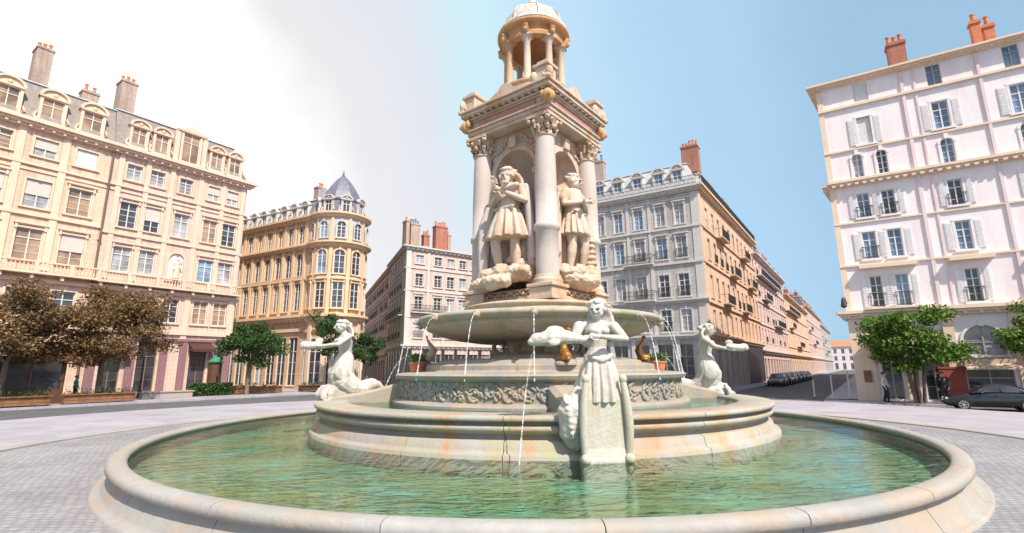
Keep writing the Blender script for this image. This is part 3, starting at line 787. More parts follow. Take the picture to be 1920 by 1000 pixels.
def add_body(s, J, female=False, k=1.0, legs=True, arms=True, curl=.5):
    g = lambda n: V3(J[n])
    sw = g('shR') - g('shL'); sw.normalize()
    Rz = Matrix.Rotation(atan2(sw.y, sw.x), 3, 'Z')
    s.ell(g('chest'), ((.098 if not female else .086) * k, .068 * k, .105 * k), 14, 10, Rz)
    s.ell((g('chest') + g('neck')) * .5 + V3((0, .006, .012)), (.105 * k, .052 * k, .05 * k), 14, 10, Rz)
    s.cap(g('chest'), g('waist'), .078 * k, (.068 if not female else .06) * k)
    s.cap(g('waist'), g('pelvis'), (.066 if not female else .060) * k, .082 * k)
    s.ell(g('pelvis'), (.092 * k, .07 * k, .07 * k), 14, 10, Rz)
    if female:
        for q in (-1, 1): s.ell(g('chest') + Rz @ V3((q * .040, -.058, .010)), (.034, .034, .034), 10, 8)
    else:
        for q in (-1, 1): s.ell(g('chest') + Rz @ V3((q * .044, -.040, .03)), (.045, .03, .035), 10, 8)
    s.cap(g('neck') - V3((0, 0, .02)), V3(J['head']) - V3((0, -.012, .035)), .034 * k, .032 * k)
    for q in 'LR':
        if arms:
            s.ell(g('sh' + q), (.040, .038, .040), 10, 8)
            s.chain([(g('sh' + q), .038), ((g('sh' + q) + g('el' + q)) / 2, .034), (g('el' + q), .026)])
            mid = g('el' + q).lerp(g('wr' + q), .3)
            s.chain([(g('el' + q), .026), (mid, .027), (g('wr' + q), .017)])
            add_hand(s, g('wr' + q), g('el' + q), 1.0, curl)
        if legs:
            s.chain([(g('hip' + q), .066), (g('hip' + q).lerp(g('knee' + q), .4), .058), (g('knee' + q), .038)])
            s.chain([(g('knee' + q), .038), (g('knee' + q).lerp(g('ank' + q), .35), .041), (g('ank' + q), .023)])
            s.chain([(g('ank' + q) + V3((0, .012, -.02)), .024), (g('ank' + q).lerp(g('toe' + q), .6) + V3((0, 0, .004)), .022), (g('toe' + q), .015)], 10)

def rock(s, n, ext, seed, flat=.5):
    rnd = random.Random(seed)
    for i in range(n):
        s.ell((rnd.uniform(-ext[0], ext[0]), rnd.uniform(-ext[1], ext[1]), rnd.uniform(0, ext[2])), (rnd.uniform(.05, .10), rnd.uniform(.05, .09), rnd.uniform(.04, .09)), 8, 6,
              Matrix.Rotation(rnd.uniform(0, 3), 3, 'Z') @ Matrix.Rotation(rnd.uniform(-.4, .4), 3, 'X'))

def chisel(o, amp, freq, seed=0):
    """rough-hewn surface: push vertices along their normals by stepped noise"""
    me = o.data; nn = [v.normal.copy() for v in me.vertices]
    for v, n_ in zip(me.vertices, nn):
        p = v.co * freq + Vector((seed, seed * 2, 0))
        v.co += n_ * amp * (mnoise.noise(p) + .5 * abs(mnoise.noise(p * 2.3)) + .3 * mnoise.noise(p * 5))
    me.update(); return o

def J_(**kw):
    j = dict(BASE_J); j.update(kw); return j

def cloth(s, rings): s.loft(rings, True, True)

# --- the bearded man in a long cloak on the left face of the tower
ang = PHI - pi / 4
t = thing('statue', 'stone statue of a bearded man with a long cloak in the tower left niche', 'statue', (CX + 1.52 * sin(ang), CY - 1.52 * cos(ang), 4.47), ang, 'stone statues in the tower niches')
HS = 3.55; SCM = Matrix.Translation((0, 0, .48)) @ Matrix.Diagonal((HS * 1.24, HS * 1.12, HS, 1))
j = J_(kneeL=(-.075, -.075, .295), ankL=(-.085, -.01, .06), toeL=(-.10, -.10, .02), kneeR=(.06, -.01, .285), toeR=(.085, -.08, .018),
       elL=(-.155, -.01, .645), wrL=(-.02, -.115, .68), elR=(.158, -.02, .65), wrR=(.03, -.12, .74), head=(-.005, -.012, .925))
s = Sculpt(); add_body(s, j); Rh = add_head(s, j['head'], -.35, .15, True)
carve(s.fuse('body', M['tower'], t, .016, 0, SCM), s.eyes, SCM, .075, .07)
s = Sculpt(); add_hair(s, j['head'], Rh, True, seed=3); s.fuse('hair', M['tower'], t, .03, 1, SCM)
s = Sculpt()                                              # belted tunic to the knee
rg = []
for z, rx, ry, amp, cy in ((.845, .06, .055, .0, .005), (.80, .122, .07, .01, .0), (.70, .108, .082, .02, -.005), (.615, .088, .078, .04, -.005), (.60, .086, .076, .05, -.005), (.585, .098, .088, .06, -.008), (.48, .128, .11, .12, -.015), (.38, .152, .125, .15, -.022), (.325, .162, .13, .17, -.025), (.322, .10, .09, .05, -.02)):
    rg.append(folds_ring((0, cy, z), rx, ry, 60, 11, amp, .6))
cloth(s, rg)
s.cap((-.09, -.08, .60), (.09, -.08, .60), .014, .014)
s.fuse('tunic', M['tower'], t, .018, 1, SCM)
s = Sculpt()                                              # cloak from the shoulders down the back, thrown over the left side
for q, (x0, y0, x1, y1, zb, r) in enumerate(((-.14, -.01, -.22, -.05, .03, .042), (-.15, .03, -.25, .0, .03, .046), (-.12, .06, -.20, .05, .04, .045), (-.07, .08, -.11, .10, .05, .04), (0, .085, -.02, .12, .05, .045), (.07, .075, .06, .12, .05, .04), (.13, .05, .15, .09, .07, .038), (.145, .01, .18, .05, .16, .03))):
    s.chain([((x0, y0, .80), r * .8), ((x0 * 1.12, y0 + .01, .62), r), (((x0 + x1) / 2 * 1.1, (y0 + y1) / 2, .40), r * 1.1), ((x1, y1, zb), r * 1.05)], 8)
s.chain([((-.12, -.03, .82), .03), ((0, -.075, .775), .026), ((.10, -.05, .80), .03)], 8)
s.chain([((-.17, -.03, .64), .03), ((-.21, -.05, .48), .038), ((-.21, -.06, .26), .04), ((-.20, -.06, .02), .045)], 8)
s.fuse('cloak', M['column'], t, .024, 1, SCM)
s = Sculpt(); s.cap((-.09, -.125, .63), (.07, -.14, .79), .016, .016); s.ell((.075, -.14, .80), (.024, .02, .024)); s.fuse('scroll', M['tower'], t, .02, 1, SCM)
s = Sculpt(); rock(s, 26, (.15, .10, .0), 4); s.M = Matrix(); rgb = MB()
s.ell((-.1, -.06, -.02), (.13, .10, .05)); s.ell((.09, -.06, -.03), (.12, .1, .06)); s.ell((0, -.16, -.08), (.12, .09, .06)); s.ell((-.16, -.12, -.09), (.10, .08, .06))
for q in range(5): s.ell((.03 + .03 * sin(q * 2.1), .04 + .01 * q, .05 + .05 * q), (.075 - .008 * q, .06, .05), 8, 6, Matrix.Rotation(q * .7, 3, 'Z'))
chisel(s.fuse('rock_base', M['tower'], t, .03, 1, SCM), .10, 2.6)

# --- the man with crossed arms on the right face
ang = PHI + pi / 4
t = thing('statue', 'stone statue of a man in pleated tunic with crossed arms, right tower niche', 'statue', (CX + 1.50 * sin(ang), CY - 1.50 * cos(ang), 4.47), ang, 'stone statues in the tower niches')
HS = 3.35; SCM = Matrix.Translation((0, 0, .55)) @ Matrix.Diagonal((HS * 1.2, HS * 1.1, HS, 1))
j = J_(kneeL=(-.06, -.02, .285), kneeR=(.075, -.06, .29), ankR=(.085, -.015, .055), toeR=(.11, -.10, .018), elL=(-.165, -.02, .655), wrL=(.005, -.115, .70), elR=(.165, -.02, .655), wrR=(-.02, -.125, .665), head=(.0, -.01, .925))
s = Sculpt(); add_body(s, j, curl=.25); Rh = add_head(s, j['head'], .5, .05, False)
carve(s.fuse('body', M['tower'], t, .016, 0, SCM), s.eyes, SCM, .075, .07)
s = Sculpt(); add_hair(s, j['head'], Rh, False, seed=8); s.fuse('hair', M['tower'], t, .026, 1, SCM)
s = Sculpt(); rg = []
for z, rx, ry, amp, cy in ((.85, .05, .048, .0, .005), (.81, .125, .072, .01, .0), (.70, .112, .085, .015, 0), (.605, .095, .08, .02, 0), (.595, .094, .078, .05, 0), (.58, .104, .088, .06, 0), (.46, .128, .108, .12, -.005), (.375, .14, .12, .15, -.01), (.372, .10, .09, .05, -.01)):
    rg.append(folds_ring((0, cy, z), rx, ry, 64, 14, amp, .2))
cloth(s, rg); s.cap((-.095, -.07, .60), (.095, -.07, .60), .013, .013)
for q in (-1, 1): s.chain([((q * .112, .0, .79), .05), ((q * .14, 0, .72), .045)], 10)
s.fuse('tunic', M['tower'], t, .018, 1, SCM)
s = Sculpt()
for q, (x0, y0, x1, zb) in enumerate(((-.14, .04, -.16, .2), (-.1, .07, -.12, .08), (-.03, .08, -.03, .05), (.05, .08, .06, .05), (.12, .06, .13, .08), (.16, .02, .18, .25))):
    s.chain([((x0, y0, .81), .03), ((x0 * 1.15, y0 + .015, .6), .036), ((x1, y0 + .03, .35), .04), ((x1, y0 + .03, zb), .04)], 8)
s.fuse('cloak', M['tower'], t, .018, 2, SCM)
s = Sculpt(); rnd = random.Random(2)                      # the carved blocks and books stacked by his left leg
for q in range(7):
    z = .02 + q * .055
    s.ell((.19 + rnd.uniform(-.012, .012), -.03, z), (.066 - q * .003, .07, .036), 6, 4, Matrix.Rotation(rnd.uniform(-.3, .3), 3, 'Z'))
s.chain([((.19, -.03, .38), .05), ((.18, -.03, .46), .045), ((.175, -.04, .53), .03)], 8)
s.fuse('book_stack', M['tower'], t, .026, 1, SCM)
s = Sculpt(); rock(s, 22, (.17, .10, -.02), 9); s.ell((0, -.05, -.07), (.22, .14, .08)); chisel(s.fuse('rock_base', M['tower'], t, .03, 1, SCM), .10, 2.6, 5)

# ------------------------------------------------------------------ sirens around the step
def siren(label, ang, dist, z, kind, tw=0):
    t = thing('siren_statue', label, 'statue', (CX + dist * sin(ang), CY - dist * cos(ang), z), ang + tw, 'white sirens around the fountain')
    HB = 2.40 if kind == 'front' else 2.55
    if kind == 'front':
        base = Matrix.Translation((0, 0, .62)) @ Matrix.Diagonal((HB * 1.26, HB * 1.2, HB, 1))      # pelvis ends near z=2.0
        j = J_(head=(.0, -.03, .915), neck=(0, 0, .83), shL=(-.115, .0, .785), shR=(.115, 0, .785), elL=(-.165, -.045, .665), wrL=(-.275, -.135, .675), elR=(.165, -.075, .675), wrR=(-.03, -.175, .685), pelvis=(0, .0, .52), waist=(0, 0, .61))
        hy = -.55
    else:
        base = Matrix.Translation((0, .05, -.02)) @ Matrix.Diagonal((HB * 1.42, HB * 1.26, HB * .97, 1))
        j = J_(head=(.0, -.05, .93), neck=(0, -.015, .85), chest=(0, -.01, .745), elL=(-.13, -.10, .70), wrL=(-.05, -.225, .665), elR=(.14, -.11, .70), wrR=(.05, -.235, .68), shL=(-.112, -.01, .80), shR=(.112, -.01, .80))
        hy = .2
    s = Sculpt(); add_body(s, j, True, legs=False, curl=.3); Rh = add_head(s, j['head'], hy, .12)
    if kind == 'front':
        s.chain([((0, 0, .52), .088), ((0, .0, .45), .10), ((0, .02, .36), .12), ((0, .04, .28), .13)], 14)
    else:
        s.chain([((0, 0, .53), .088), ((0, -.01, .44), .105), ((0, -.03, .33), .12), ((.02, .0, .24), .13), ((.03, .07, .17), .12), ((.03, .17, .16), .095), ((.02, .26, .21), .075), ((0, .32, .20), .055), ((-.02, .39, .13), .04)], 14)
    carve(s.fuse('body', M['marble'], t, .014, 1, base), s.eyes, base, .055, .05)
    s = Sculpt(); add_hair(s, j['head'], Rh, True, True, seed=int(ang * 10) + 20); s.fuse('hair', M['marble'], t, .022, 1, base)
    if kind == 'front':
        # spouting fish held out to her right
        s = Sculpt()
        s.M = Matrix.Translation((.05, .0, .005)); s.chain([((-.18, -.17, .655), .03), ((-.30, -.17, .675), .058), ((-.40, -.17, .67), .064), ((-.47, -.17, .65), .048), ((-.50, -.17, .64), .034)], 10)
        s.ell((-.47, -.17, .66), (.05, .05, .05)); s.ell((-.36, -.17, .735), (.06, .014, .03)); s.ell((-.16, -.16, .65), (.05, .02, .045))
        for q in (-1, 1): s.ell((-.46, -.17 + q * .045, .675), (.015, .01, .015)); s.ell((-.38, -.17 + q * .055, .63), (.04, .012, .028))
        s.fuse('fish', M['marble'], t, .022, 1, base)
        # pedestal block between two scrolled fins with a cloth swag
        m = MB(); m.loft([[(-x, -y, zz), (x, -y, zz), (x * 1.02, .75, zz), (-x * 1.02, .75, zz)] for x, y, zz in ((.46, .44, -.5), (.46, .44, .05), (.41, .40, .10), (.38, .37, .25), (.37, .36, 1.10), (.30, .30, 1.36), (.24, .22, 1.5))], True, False)
        m.build('pedestal', M['pedestal'], t, None, .02)
        for q in (-1, 1):
            m = MB(); P = [(q * (.35 + .08 * sin(u * 2.4)), -.37 - .05 * sin(u * 3), 1.50 - 1.44 * u) for u in [i / 14 for i in range(15)]]
            m.tube(P, [.055 + .025 * sin(u * 3.1) for u in [i / 14 for i in range(15)]], 10)
            m.ell((q * .36, -.38, 1.48), (.08, .07, .09)); m.ell((q * .41, -.43, .07), (.10, .09, .10))
            m.build('scrolled_fin', M['pedestal'], t)
        s = Sculpt()
        s.chain([((-.02, .1, 1.15), .33), ((-.30, .0, 1.08), .31), ((-.54, -.08, .86), .29), ((-.58, -.06, .56), .24), ((-.50, .0, .34), .19), ((-.36, .2, .26), .14)], 14)
        for q in range(6): s.ell((-.70 + .015 * q, -.22 + .0 * q, 1.12 - .11 * q), (.07, .17, .035), 8, 6, Matrix.Rotation(.6, 3, 'X'))
        s.chain([((-.34, .05, 1.08), .10), ((-.62, -.02, 1.02), .09), ((-.74, .0, .9), .05)], 10)
        chisel(s.fuse('tail', M['marble'], t, .025, 1), .03, 6)
        s = Sculpt()                                     # cloth knotted round the hips
        rg = [folds_ring((0, -.0, zz), rx, ry, 96, 15, am, .4) for zz, rx, ry, am in ((1.98, .21, .19, .01), (1.9, .25, .23, .04), (1.75, .32, .31, .06), (1.55, .37, .36, .07), (1.30, .41, .40, .08), (1.05, .43, .42, .09), (1.03, .3, .3, .02))]
        cloth(s, rg); s.chain([((-.22, -.2, 1.9), .05), ((0, -.30, 1.82), .05), ((.2, -.24, 1.92), .05)], 8)
        s.fuse('draped_cloth', M['marble'], t, .016, 0)
    else:
        s = Sculpt()
        s.chain([((-.06, -.23, .70), .03), ((0, -.28, .69), .05), ((.03, -.35, .68), .05), ((.03, -.40, .67), .03)], 10); s.ell((.03, -.38, .69), (.04, .05, .05)); s.ell((-.04, -.24, .75), (.02, .04, .04))
        s.fuse('fish', M['marble'], t, .022, 1, base)
        s = Sculpt()
        for q in (-1, 1):
            s.ell((q * .07 - .02, .44, .12), (.10, .06, .022), 10, 6, Matrix.Rotation(q * .7, 3, 'Z') @ Matrix.Rotation(.5, 3, 'X'))
            s.ell((q * .12, -.05, .34), (.02, .07, .10), 8, 6, Matrix.Rotation(.5, 3, 'X'))
        s.fuse('fin', M['marble'], t, .022, 1, base)
        s = Sculpt(); s.ell((0, 0, .16), (.44, .55, .34)); s.ell((.0, -.3, .22), (.42, .32, .32)); s.ell((.1, .5, .15), (.35, .45, .28))
        for q in range(7): s.chain([((-.4 + q * .13, -.5, .45), .05), ((-.42 + q * .14, -.62, .2), .07), ((-.4 + q * .13, -.55, 0), .06)], 8)
        chisel(s.fuse('shell_base', M['marble'], t, .03, 1), .06, 3.5)
    return t
siren('white siren statue on a tall pedestal in the pool, holding a fish out', PHI, 6.72, .40, 'front')
siren('white siren statue with coiled tail on the left side of the fountain step', PHI - pi / 2, 6.2, 1.12, 'side', .45)
siren('white siren statue with coiled tail on the right side of the fountain step', PHI + pi / 2, 5.85, 1.05, 'side', -.5)

# ------------------------------------------------------------------ gilded dolphins on the drum
def dolphin(label, ang, mat):
    t = thing('dolphin_figure', label, 'statue', (CX + 3.55 * sin(ang), CY - 3.55 * cos(ang), 2.18), ang, 'small dolphin figures on the drum')
    s = Sculpt()
    s.ell((0, -.12, .20), (.15, .19, .16)); s.chain([((0, -.25, .17), .09), ((0, -.38, .14), .05)])
    s.chain([((0, -.05, .22), .15), ((0, .10, .36), .12), ((0, .10, .56), .085), ((0, .0, .70), .06), ((0, -.06, .82), .04)])
    for q in (-1, 1):
        s.ell((q * .10, -.08, .90), (.11, .03, .06), 8, 6, Matrix.Rotation(q * .5, 3, 'Y')); s.ell((q * .16, -.05, .16), (.07, .05, .02), 8, 6); s.ell((q * .09, -.24, .25), (.03, .03, .03), 8, 6)
    s.ell((0, .17, .46), (.02, .10, .10), 8, 6)
    s.fuse('body', mat, t, .022, 1)
    m = MB(); m.lathe([(.30, -.02), (.30, .03), (.24, .06), (.2, .08), (0, .08)], 20, smooth=False); m.build('plinth', M['basin'], t)
    return t
dolphin('small grey stone dolphin with raised tail on the left edge of the drum', PHI - pi / 2, M['tower'])
dolphin('small gilded bronze dolphin with raised tail on the right edge of the drum', PHI + pi / 2, M['bronze'])
dolphin('small gilded bronze dolphin on the drum behind the front siren', PHI + .02, M['bronze'])
for lab, ang in (('low leafy plant in a round pot beside the grey dolphin on the drum', PHI - pi / 2 + .12), ('low leafy plant in a round pot beside the gilded dolphin at the right', PHI + pi / 2 - .13)):
    t = thing('potted_plant', lab, 'plant', (CX + 3.9 * sin(ang), CY - 3.9 * cos(ang), 1.98), ang, 'potted plants on the drum')
    m = MB(); m.lathe([(.16, 0), (.2, .02), (.24, .24), (.27, .26), (.27, .30), (.22, .30), (0, .28)], 18, smooth=False); m.build('pot', M['pot'], t)
    rnd = random.Random(3); m = MB()
    for q in range(260):
        a = rnd.uniform(0, TAU); r = .26 * sqrt(rnd.random()); c = Vector((r * cos(a), r * sin(a), .32 + rnd.random() * .22)); u = Vector((rnd.uniform(-1, 1), rnd.uniform(-1, 1), rnd.uniform(-.3, 1))).normalized() * .06; v = u.cross(Vector((rnd.uniform(-1, 1), rnd.uniform(-1, 1), .3))).normalized() * .025
        m.quad(c, c + u * .6 + v, c + u * 1.2, c + u * .6 - v)
    m.build('foliage', M['leaf_green'], t)

# ------------------------------------------------------------------ water jets
def jet(label, p, vel, zend, r=.02, group=None):
    pts = []; g_ = 9.8; tt = 0; P = Vector(p)
    while True:
        q = P + Vector(vel) * tt + Vector((0, 0, -.5 * g_ * tt * tt))
        pts.append(q)
        if q.z < zend or tt > 3: break
        tt += .05
    n = len(pts); m = MB(); rnd = random.Random(int(p[0] * 1000))
    m.tube(pts, [r * (1 + 1.3 * (i / n) ** 2) * rnd.uniform(.65, 1.35) for i in range(n)], 7)
    tag(m.build('water_jet', M['jet']), label, 'water jet', group)
for k in range(16):
    a = PHI + (k + .5) * TAU / 16
    dv = .75
    if cos(a) < -.2: continue
    jet('thin jet of water falling from the rim of the upper basin', (CX + 4.08 * sin(a), CY - 4.08 * cos(a), 3.45), (dv * sin(a), -dv * cos(a), .15), 1.98, .0084, 'water jets falling from the upper basin')
fa = PHI
def loc(ang, d, x, y, z, z0): 
    o = Vector((CX + d * sin(ang), CY - d * cos(ang), z0)); q = Matrix.Rotation(ang, 3, 'Z') @ Vector((x, y, z)); return o + q
p = loc(PHI, 6.72, -1.26, -.41, 2.15, .40); jet('water jet spouting from the fish held by the front siren', p, (-.55, .1, -.1), .41, .009)
for ang, side, lab in ((PHI - pi / 2, -1, 'thin arc of water rising from the grey dolphin on the drum'), (PHI + pi / 2, 1, 'thin arc of water rising from the gilded dolphin on the right of the drum')):
    p = loc(ang, 3.55, 0, -.42, .16, 2.18); d = Matrix.Rotation(ang, 3, 'Z') @ Vector((0, -1.5, 1.6)); jet(lab, p, d, 1.1, .008)
# ------------------------------------------------------------------ facade kit
_wp = {}
def win_proto(style, w, h, st, gl, fr):
    """meshes of one window: local x across, z up from the sill, y into the wall"""
    key = (style, round(w, 2), round(h, 2), st, gl, fr)
    if key in _wp: return _wp[key]
    hw = w / 2; arch = 'arch' in style
    sur = MB(); t = .13
    zs = h - hw if arch else h
    rev = .24
    if 'plain' not in style:
        sur.box(-hw - t, -hw, -.05, .06, -.02, zs); sur.box(hw, hw + t, -.05, .06, -.02, zs)
        if not arch: sur.box(-hw - t, hw + t, -.06, .06, h, h + t)
        sur.box(-hw - t - .08, hw + t + .08, -.14, .08, -.14, -.02)
        if 'hood' in style:
            sur.box(-hw - t - .10, hw + t + .10, -.20, -.002, h + t + .18, h + t + .30); sur.box(-hw - t - .03, hw + t + .03, -.12, -.002, h + t + .08, h + t + .18)
            for q in (-1, 1): sur.box(q * (hw + t / 2) - .07, q * (hw + t / 2) + .07, -.15, -.062, h - .1, h + t + .08)
        if 'key' in style: sur.box(-.09, .09, -.11, -.062, h - .02, h + t + .1)
        if 'ped' in style:
            sur.loft([[(-hw - t - .12, y, h + t + .2), (hw + t + .12, y, h + t + .2), (0, y, h + t + .62)] for y in (-.2, -.003)], True, False)
    else:
        sur.box(-hw - .06, hw + .06, -.08, .08, -.1, -.02)
    if arch:
        n = 12; pts = [(-hw * cos(pi * i / n), zs + hw * sin(pi * i / n)) for i in range(n + 1)]
        for y0, y1, r0, r1 in ((-.07, .06, 1.0, 1.0 + .14 / hw),):
            sur.loft([[(x * r0, y0, zs + (z - zs) * r0), (x * r1, y0, zs + (z - zs) * r1), (x * r1, y1, zs + (z - zs) * r1), (x * r0, y1, zs + (z - zs) * r0)] for x, z in pts], True, False)
        for i in range(n):                      # masonry left and right of the arch head, closing the square opening
            (xa, za), (xb, zb) = pts[i], pts[i + 1]
            sur.quad((xa, .004, za), (xb, .004, zb), (xb, .004, h + .002), (xa, .004, h + .002))
            sur.quad((xa, .004, za), (xa, rev, za), (xb, rev, zb), (xb, .004, zb))
        sur.box(-.1, .1, -.13, -.072, h - .05, h + .28)
    f = MB(); y0, y1 = .13, .20; b = .055
    if 'shop' not in style or True:
        f.box(-hw, -hw + b, y0, y1, 0, h); f.box(hw - b, hw, y0, y1, 0, h); f.box(-hw + b, hw - b, y0, y1, 0, b); f.box(-hw + b, hw - b, y0, y1, h - b, h)
        if w > .45: f.box(-.035, .035, y0 - .02, y1, b, h - b)
        zt = h * .70 if not arch else zs - .1
        f.box(-hw + b, hw - b, y0 - .01, y1, zt - .03, zt + .03)
        for q in (-1, 1):
            for zz in (.24, .48): f.box(min(q * .035, q * (hw - b)), max(q * .035, q * (hw - b)), y0 + .02, y1, h * zz - .015, h * zz + .015)
    p = MB(); p.quad((-hw, .18, 0), (hw, .18, 0), (hw, .18, h), (-hw, .18, h))
    out = [sur.mesh('window', st), f.mesh('frame', fr), p.mesh('pane', gl), None, None, None]
    if 'blind' in style or 'closed' in style:
        bl = MB(); z0 = 0 if 'closed' in style else h * .45
        k = int((h - z0) / .09)
        for i in range(k): 
            zz = z0 + (h - z0) * i / k; bl.box(-hw + .01, hw - .01, .08, .105, zz, zz + (h - z0) / k * .8)
        bl.box(-hw + .01, hw - .01, .106, .112, z0, h)
        out[3] = bl.mesh('blind', M['blind'] if 'blind' in style else M['shutter'])
    if 'rail' in style:
        r = MB(); zr = min(.95, h * .42)
        for zz in (.06, zr): r.box(-hw - .1, hw + .1, -.15, -.11, zz, zz + .04)
        k = max(4, int(w / .11))
        for i in range(k + 1):
            x = -hw - .08 + (w + .16) * i / k; r.box(x - .012, x + .012, -.142, -.118, .06, zr)
        for q in (-1, 1): r.box(q * (hw + .1) - .015, q * (hw + .1) + .015, -.15, .0, zr, zr + .04)
        out[4] = r.mesh('railing', M['iron'])
    if 'shut' in style:
        lw = min(w * .5, .5); out[5] = []
        for q in (-1, 1):
            s_ = MB()
            x0 = q * (hw + t + .015); x1 = x0 + q * lw
            a, c = min(x0, x1), max(x0, x1)
            s_.box(a, c, -.05, -.012, .0, h)
            k = int(h / .12)
            for i in range(k): s_.box(a + .04, c - .04, -.066, -.05, .04 + (h - .08) * i / k, .04 + (h - .08) * (i + .6) / k)
            out[5].append(s_.mesh('shutter', M['shutter']))
    _wp[key] = out
    return out

def add_window(root, Mx, style, w, h, st, gl, fr):
    ms = win_proto(style, w, h, st, gl, fr)
    wo = link('window', ms[0], root, Mx)
    for nm, me in zip(('frame', 'pane', 'blind', 'railing', 'shutter'), ms[1:]):
        for e in (me if isinstance(me, list) else [me]):
            if e: link(nm, e, wo)
    return wo

def fmat(root, p0, p1):
    t = (p1 - p0).normalized()
    return Matrix.Translation((p0.x - root.location.x, p0.y - root.location.y, 0)) @ Matrix.Rotation(atan2(t.y, t.x), 4, 'Z'), (p1 - p0).length

wr = random.Random(77); _fc = [0]
def facade(root, p0, p1, z0, z1, wall, trim, rows, courses=(), pil=(), glass=('glass_dark',), frame='frame_white', bare=False, name='wall', wtrim=None):
    Mx, Ln = fmat(root, p0, p1)
    _fc[0] += 1; ez = (_fc[0] % 4) * .0045       # neighbouring fronts never share a plane where their mouldings meet
    holes = []
    for r in rows:
        for s_ in r['s']:
            holes.append((s_ - r['w'] / 2, s_ + r['w'] / 2, r['z'][0], r['z'][1], r))
    xs = sorted({0, Ln} | {round(h[i], 4) for h in holes for i in (0, 1)}); xs = [x for x in xs if 0 <= x <= Ln]
    m = MB(); zlist = sorted({z0, z1} | {h[i] for h in holes for i in (2, 3)})
    for za, zb in zip(zlist, zlist[1:]):
        hs = sorted([(h[0], h[1]) for h in holes if h[2] <= za + 1e-6 and h[3] >= zb - 1e-6])
        x = 0
        for a, b in hs + [(Ln, Ln)]:
            if a > x + 1e-6: m.quad((x, 0, za), (a, 0, za), (a, 0, zb), (x, 0, zb))
            x = max(x, b)
    d = .24
    for a, b, c, e, r in holes:
        m.quad((a, 0, c), (a, d, c), (a, d, e), (a, 0, e)); m.quad((b, d, c), (b, 0, c), (b, 0, e), (b, d, e))
        m.quad((a, 0, c), (b, 0, c), (b, d, c), (a, d, c)); m.quad((a, d, e), (b, d, e), (b, 0, e), (a, 0, e))
    wl = m.build(name, wall, root, Mx)
    for r in rows:
        for s_ in r['s']:
            gl = M[wr.choice(r.get('glass', glass))]
            st = r.get('style', ''); 
            if isinstance(st, (list, tuple)): st = wr.choice(st)
            add_window(root, Mx @ Matrix.Translation((s_, 0, r['z'][0])), st, r['w'], r['z'][1] - r['z'][0], wtrim or trim, gl, M[r.get('frame', frame)])
    for c in courses:                     # (kind, z, height, projection[, s0, s1])
        kind, z, hh, pr = c[:4]; z += ez; pr += ez; s0, s1 = c[4:6] if len(c) > 4 else (-pr if kind == 'cornice' else -.02, Ln + (pr if kind == 'cornice' else .02))
        m = MB()
        if kind == 'band':
            m.box(s0, s1, -pr, -.003, z, z + hh)
        elif kind in ('cornice', 'dentil'):
            m.box(s0 + pr * .6, s1 - pr * .6, -pr * .4, -.003, z, z + hh * .3); 
            m.box(s0 + pr * .3, s1 - pr * .3, -pr * .7, -.003, z + hh * .3, z + hh * .62); m.box(s0, s1, -pr, -.003, z + hh * .62, z + hh)
            if kind == 'dentil':
                k = int((s1 - s0) / .42)
                for i in range(k): 
                    x = s0 + .2 + i * .42; m.box(x, x + .2, -pr * .93, -pr * .41, z + hh * .02, z + hh * .299)
            else:
                k = int((s1 - s0) / .7)
                for i in range(k):
                    x = s0 + pr + i * .7
                    if x + .18 < s1 - pr: m.box(x, x + .18, -pr * .66, -pr * .41, z + hh * .04, z + hh * .299)
        elif kind == 'balustrade':
            m.box(s0, s1, -pr, -.003, z, z + .16); m.box(s0, s1, -pr + .02, -pr + .2, z + hh - .12, z + hh)
            k = int((s1 - s0) / .24)
            for i in range(k):
                x = s0 + .12 + i * (s1 - s0 - .1) / k
                if i % 9 == 0: m.box(x - .14, x + .14, -pr + .01, -pr + .21, z + .16, z + hh - .12)
                else: m.lathe([(.045, z + .16), (.075, z + .3), (.06, z + .42), (.035, z + .55), (.05, z + hh - .12)], 6, (x, -pr + .11))
            for i in range(max(2, int((s1 - s0) / 1.8))):
                x = s0 + .3 + i * 1.8
                if x + .2 < s1: m.box(x, x + .2, -pr * .8, -.003, z - .35, z - .002)
        elif kind == 'iron_balcony':
            m.mat = 0; m.box(s0, s1, -pr, -.003, z - .12, z)
            rl = MB()
            for zz in (.08, .5, hh): rl.box(s0, s1, -pr, -pr + .04, z + zz - .03, z + zz + .01)
            k = int((s1 - s0) / .13)
            for i in range(k + 1):
                x = s0 + (s1 - s0) * i / k; rl.box(x - .014, x + .014, -pr + .008, -pr + .032, z, z + hh - .03)
            for x in (s0, s1 - .04): rl.box(x, x + .04, -pr + .04, -.003, z + hh - .04, z + hh)
            b_ = m.build('balcony', trim, root, Mx); rl.build('railing', M['iron'], b_)
            continue
        m.build({'band': 'string_course', 'cornice': 'cornice', 'dentil': 'dentil_cornice', 'balustrade': 'balustrade'}[kind], trim, root, Mx)
    for a, b, za, zb, pr, mt in pil:
        m = MB(); m.box(a, b, -pr, -.003, za, zb); m.build('pilaster', M[mt] if mt else trim, root, Mx)
    return Mx, Ln

def closed_back(root, poly, z0, z1, wall, skip=0):
    """plain rear walls and flat roof of a block; the first `skip` sides already have facades"""
    m = MB(); n = len(poly); l = root.location
    q = [(p.x - l.x, p.y - l.y) for p in poly]
    for i in range(skip, n):
        a, b = q[i], q[(i + 1) % n]; m.quad((*a, z0), (*b, z0), (*b, z1), (*a, z1))
    m.add([(*p, z1 - .02) for p in q], [tuple(range(n))])
    m.build('rear_wall', wall, root)

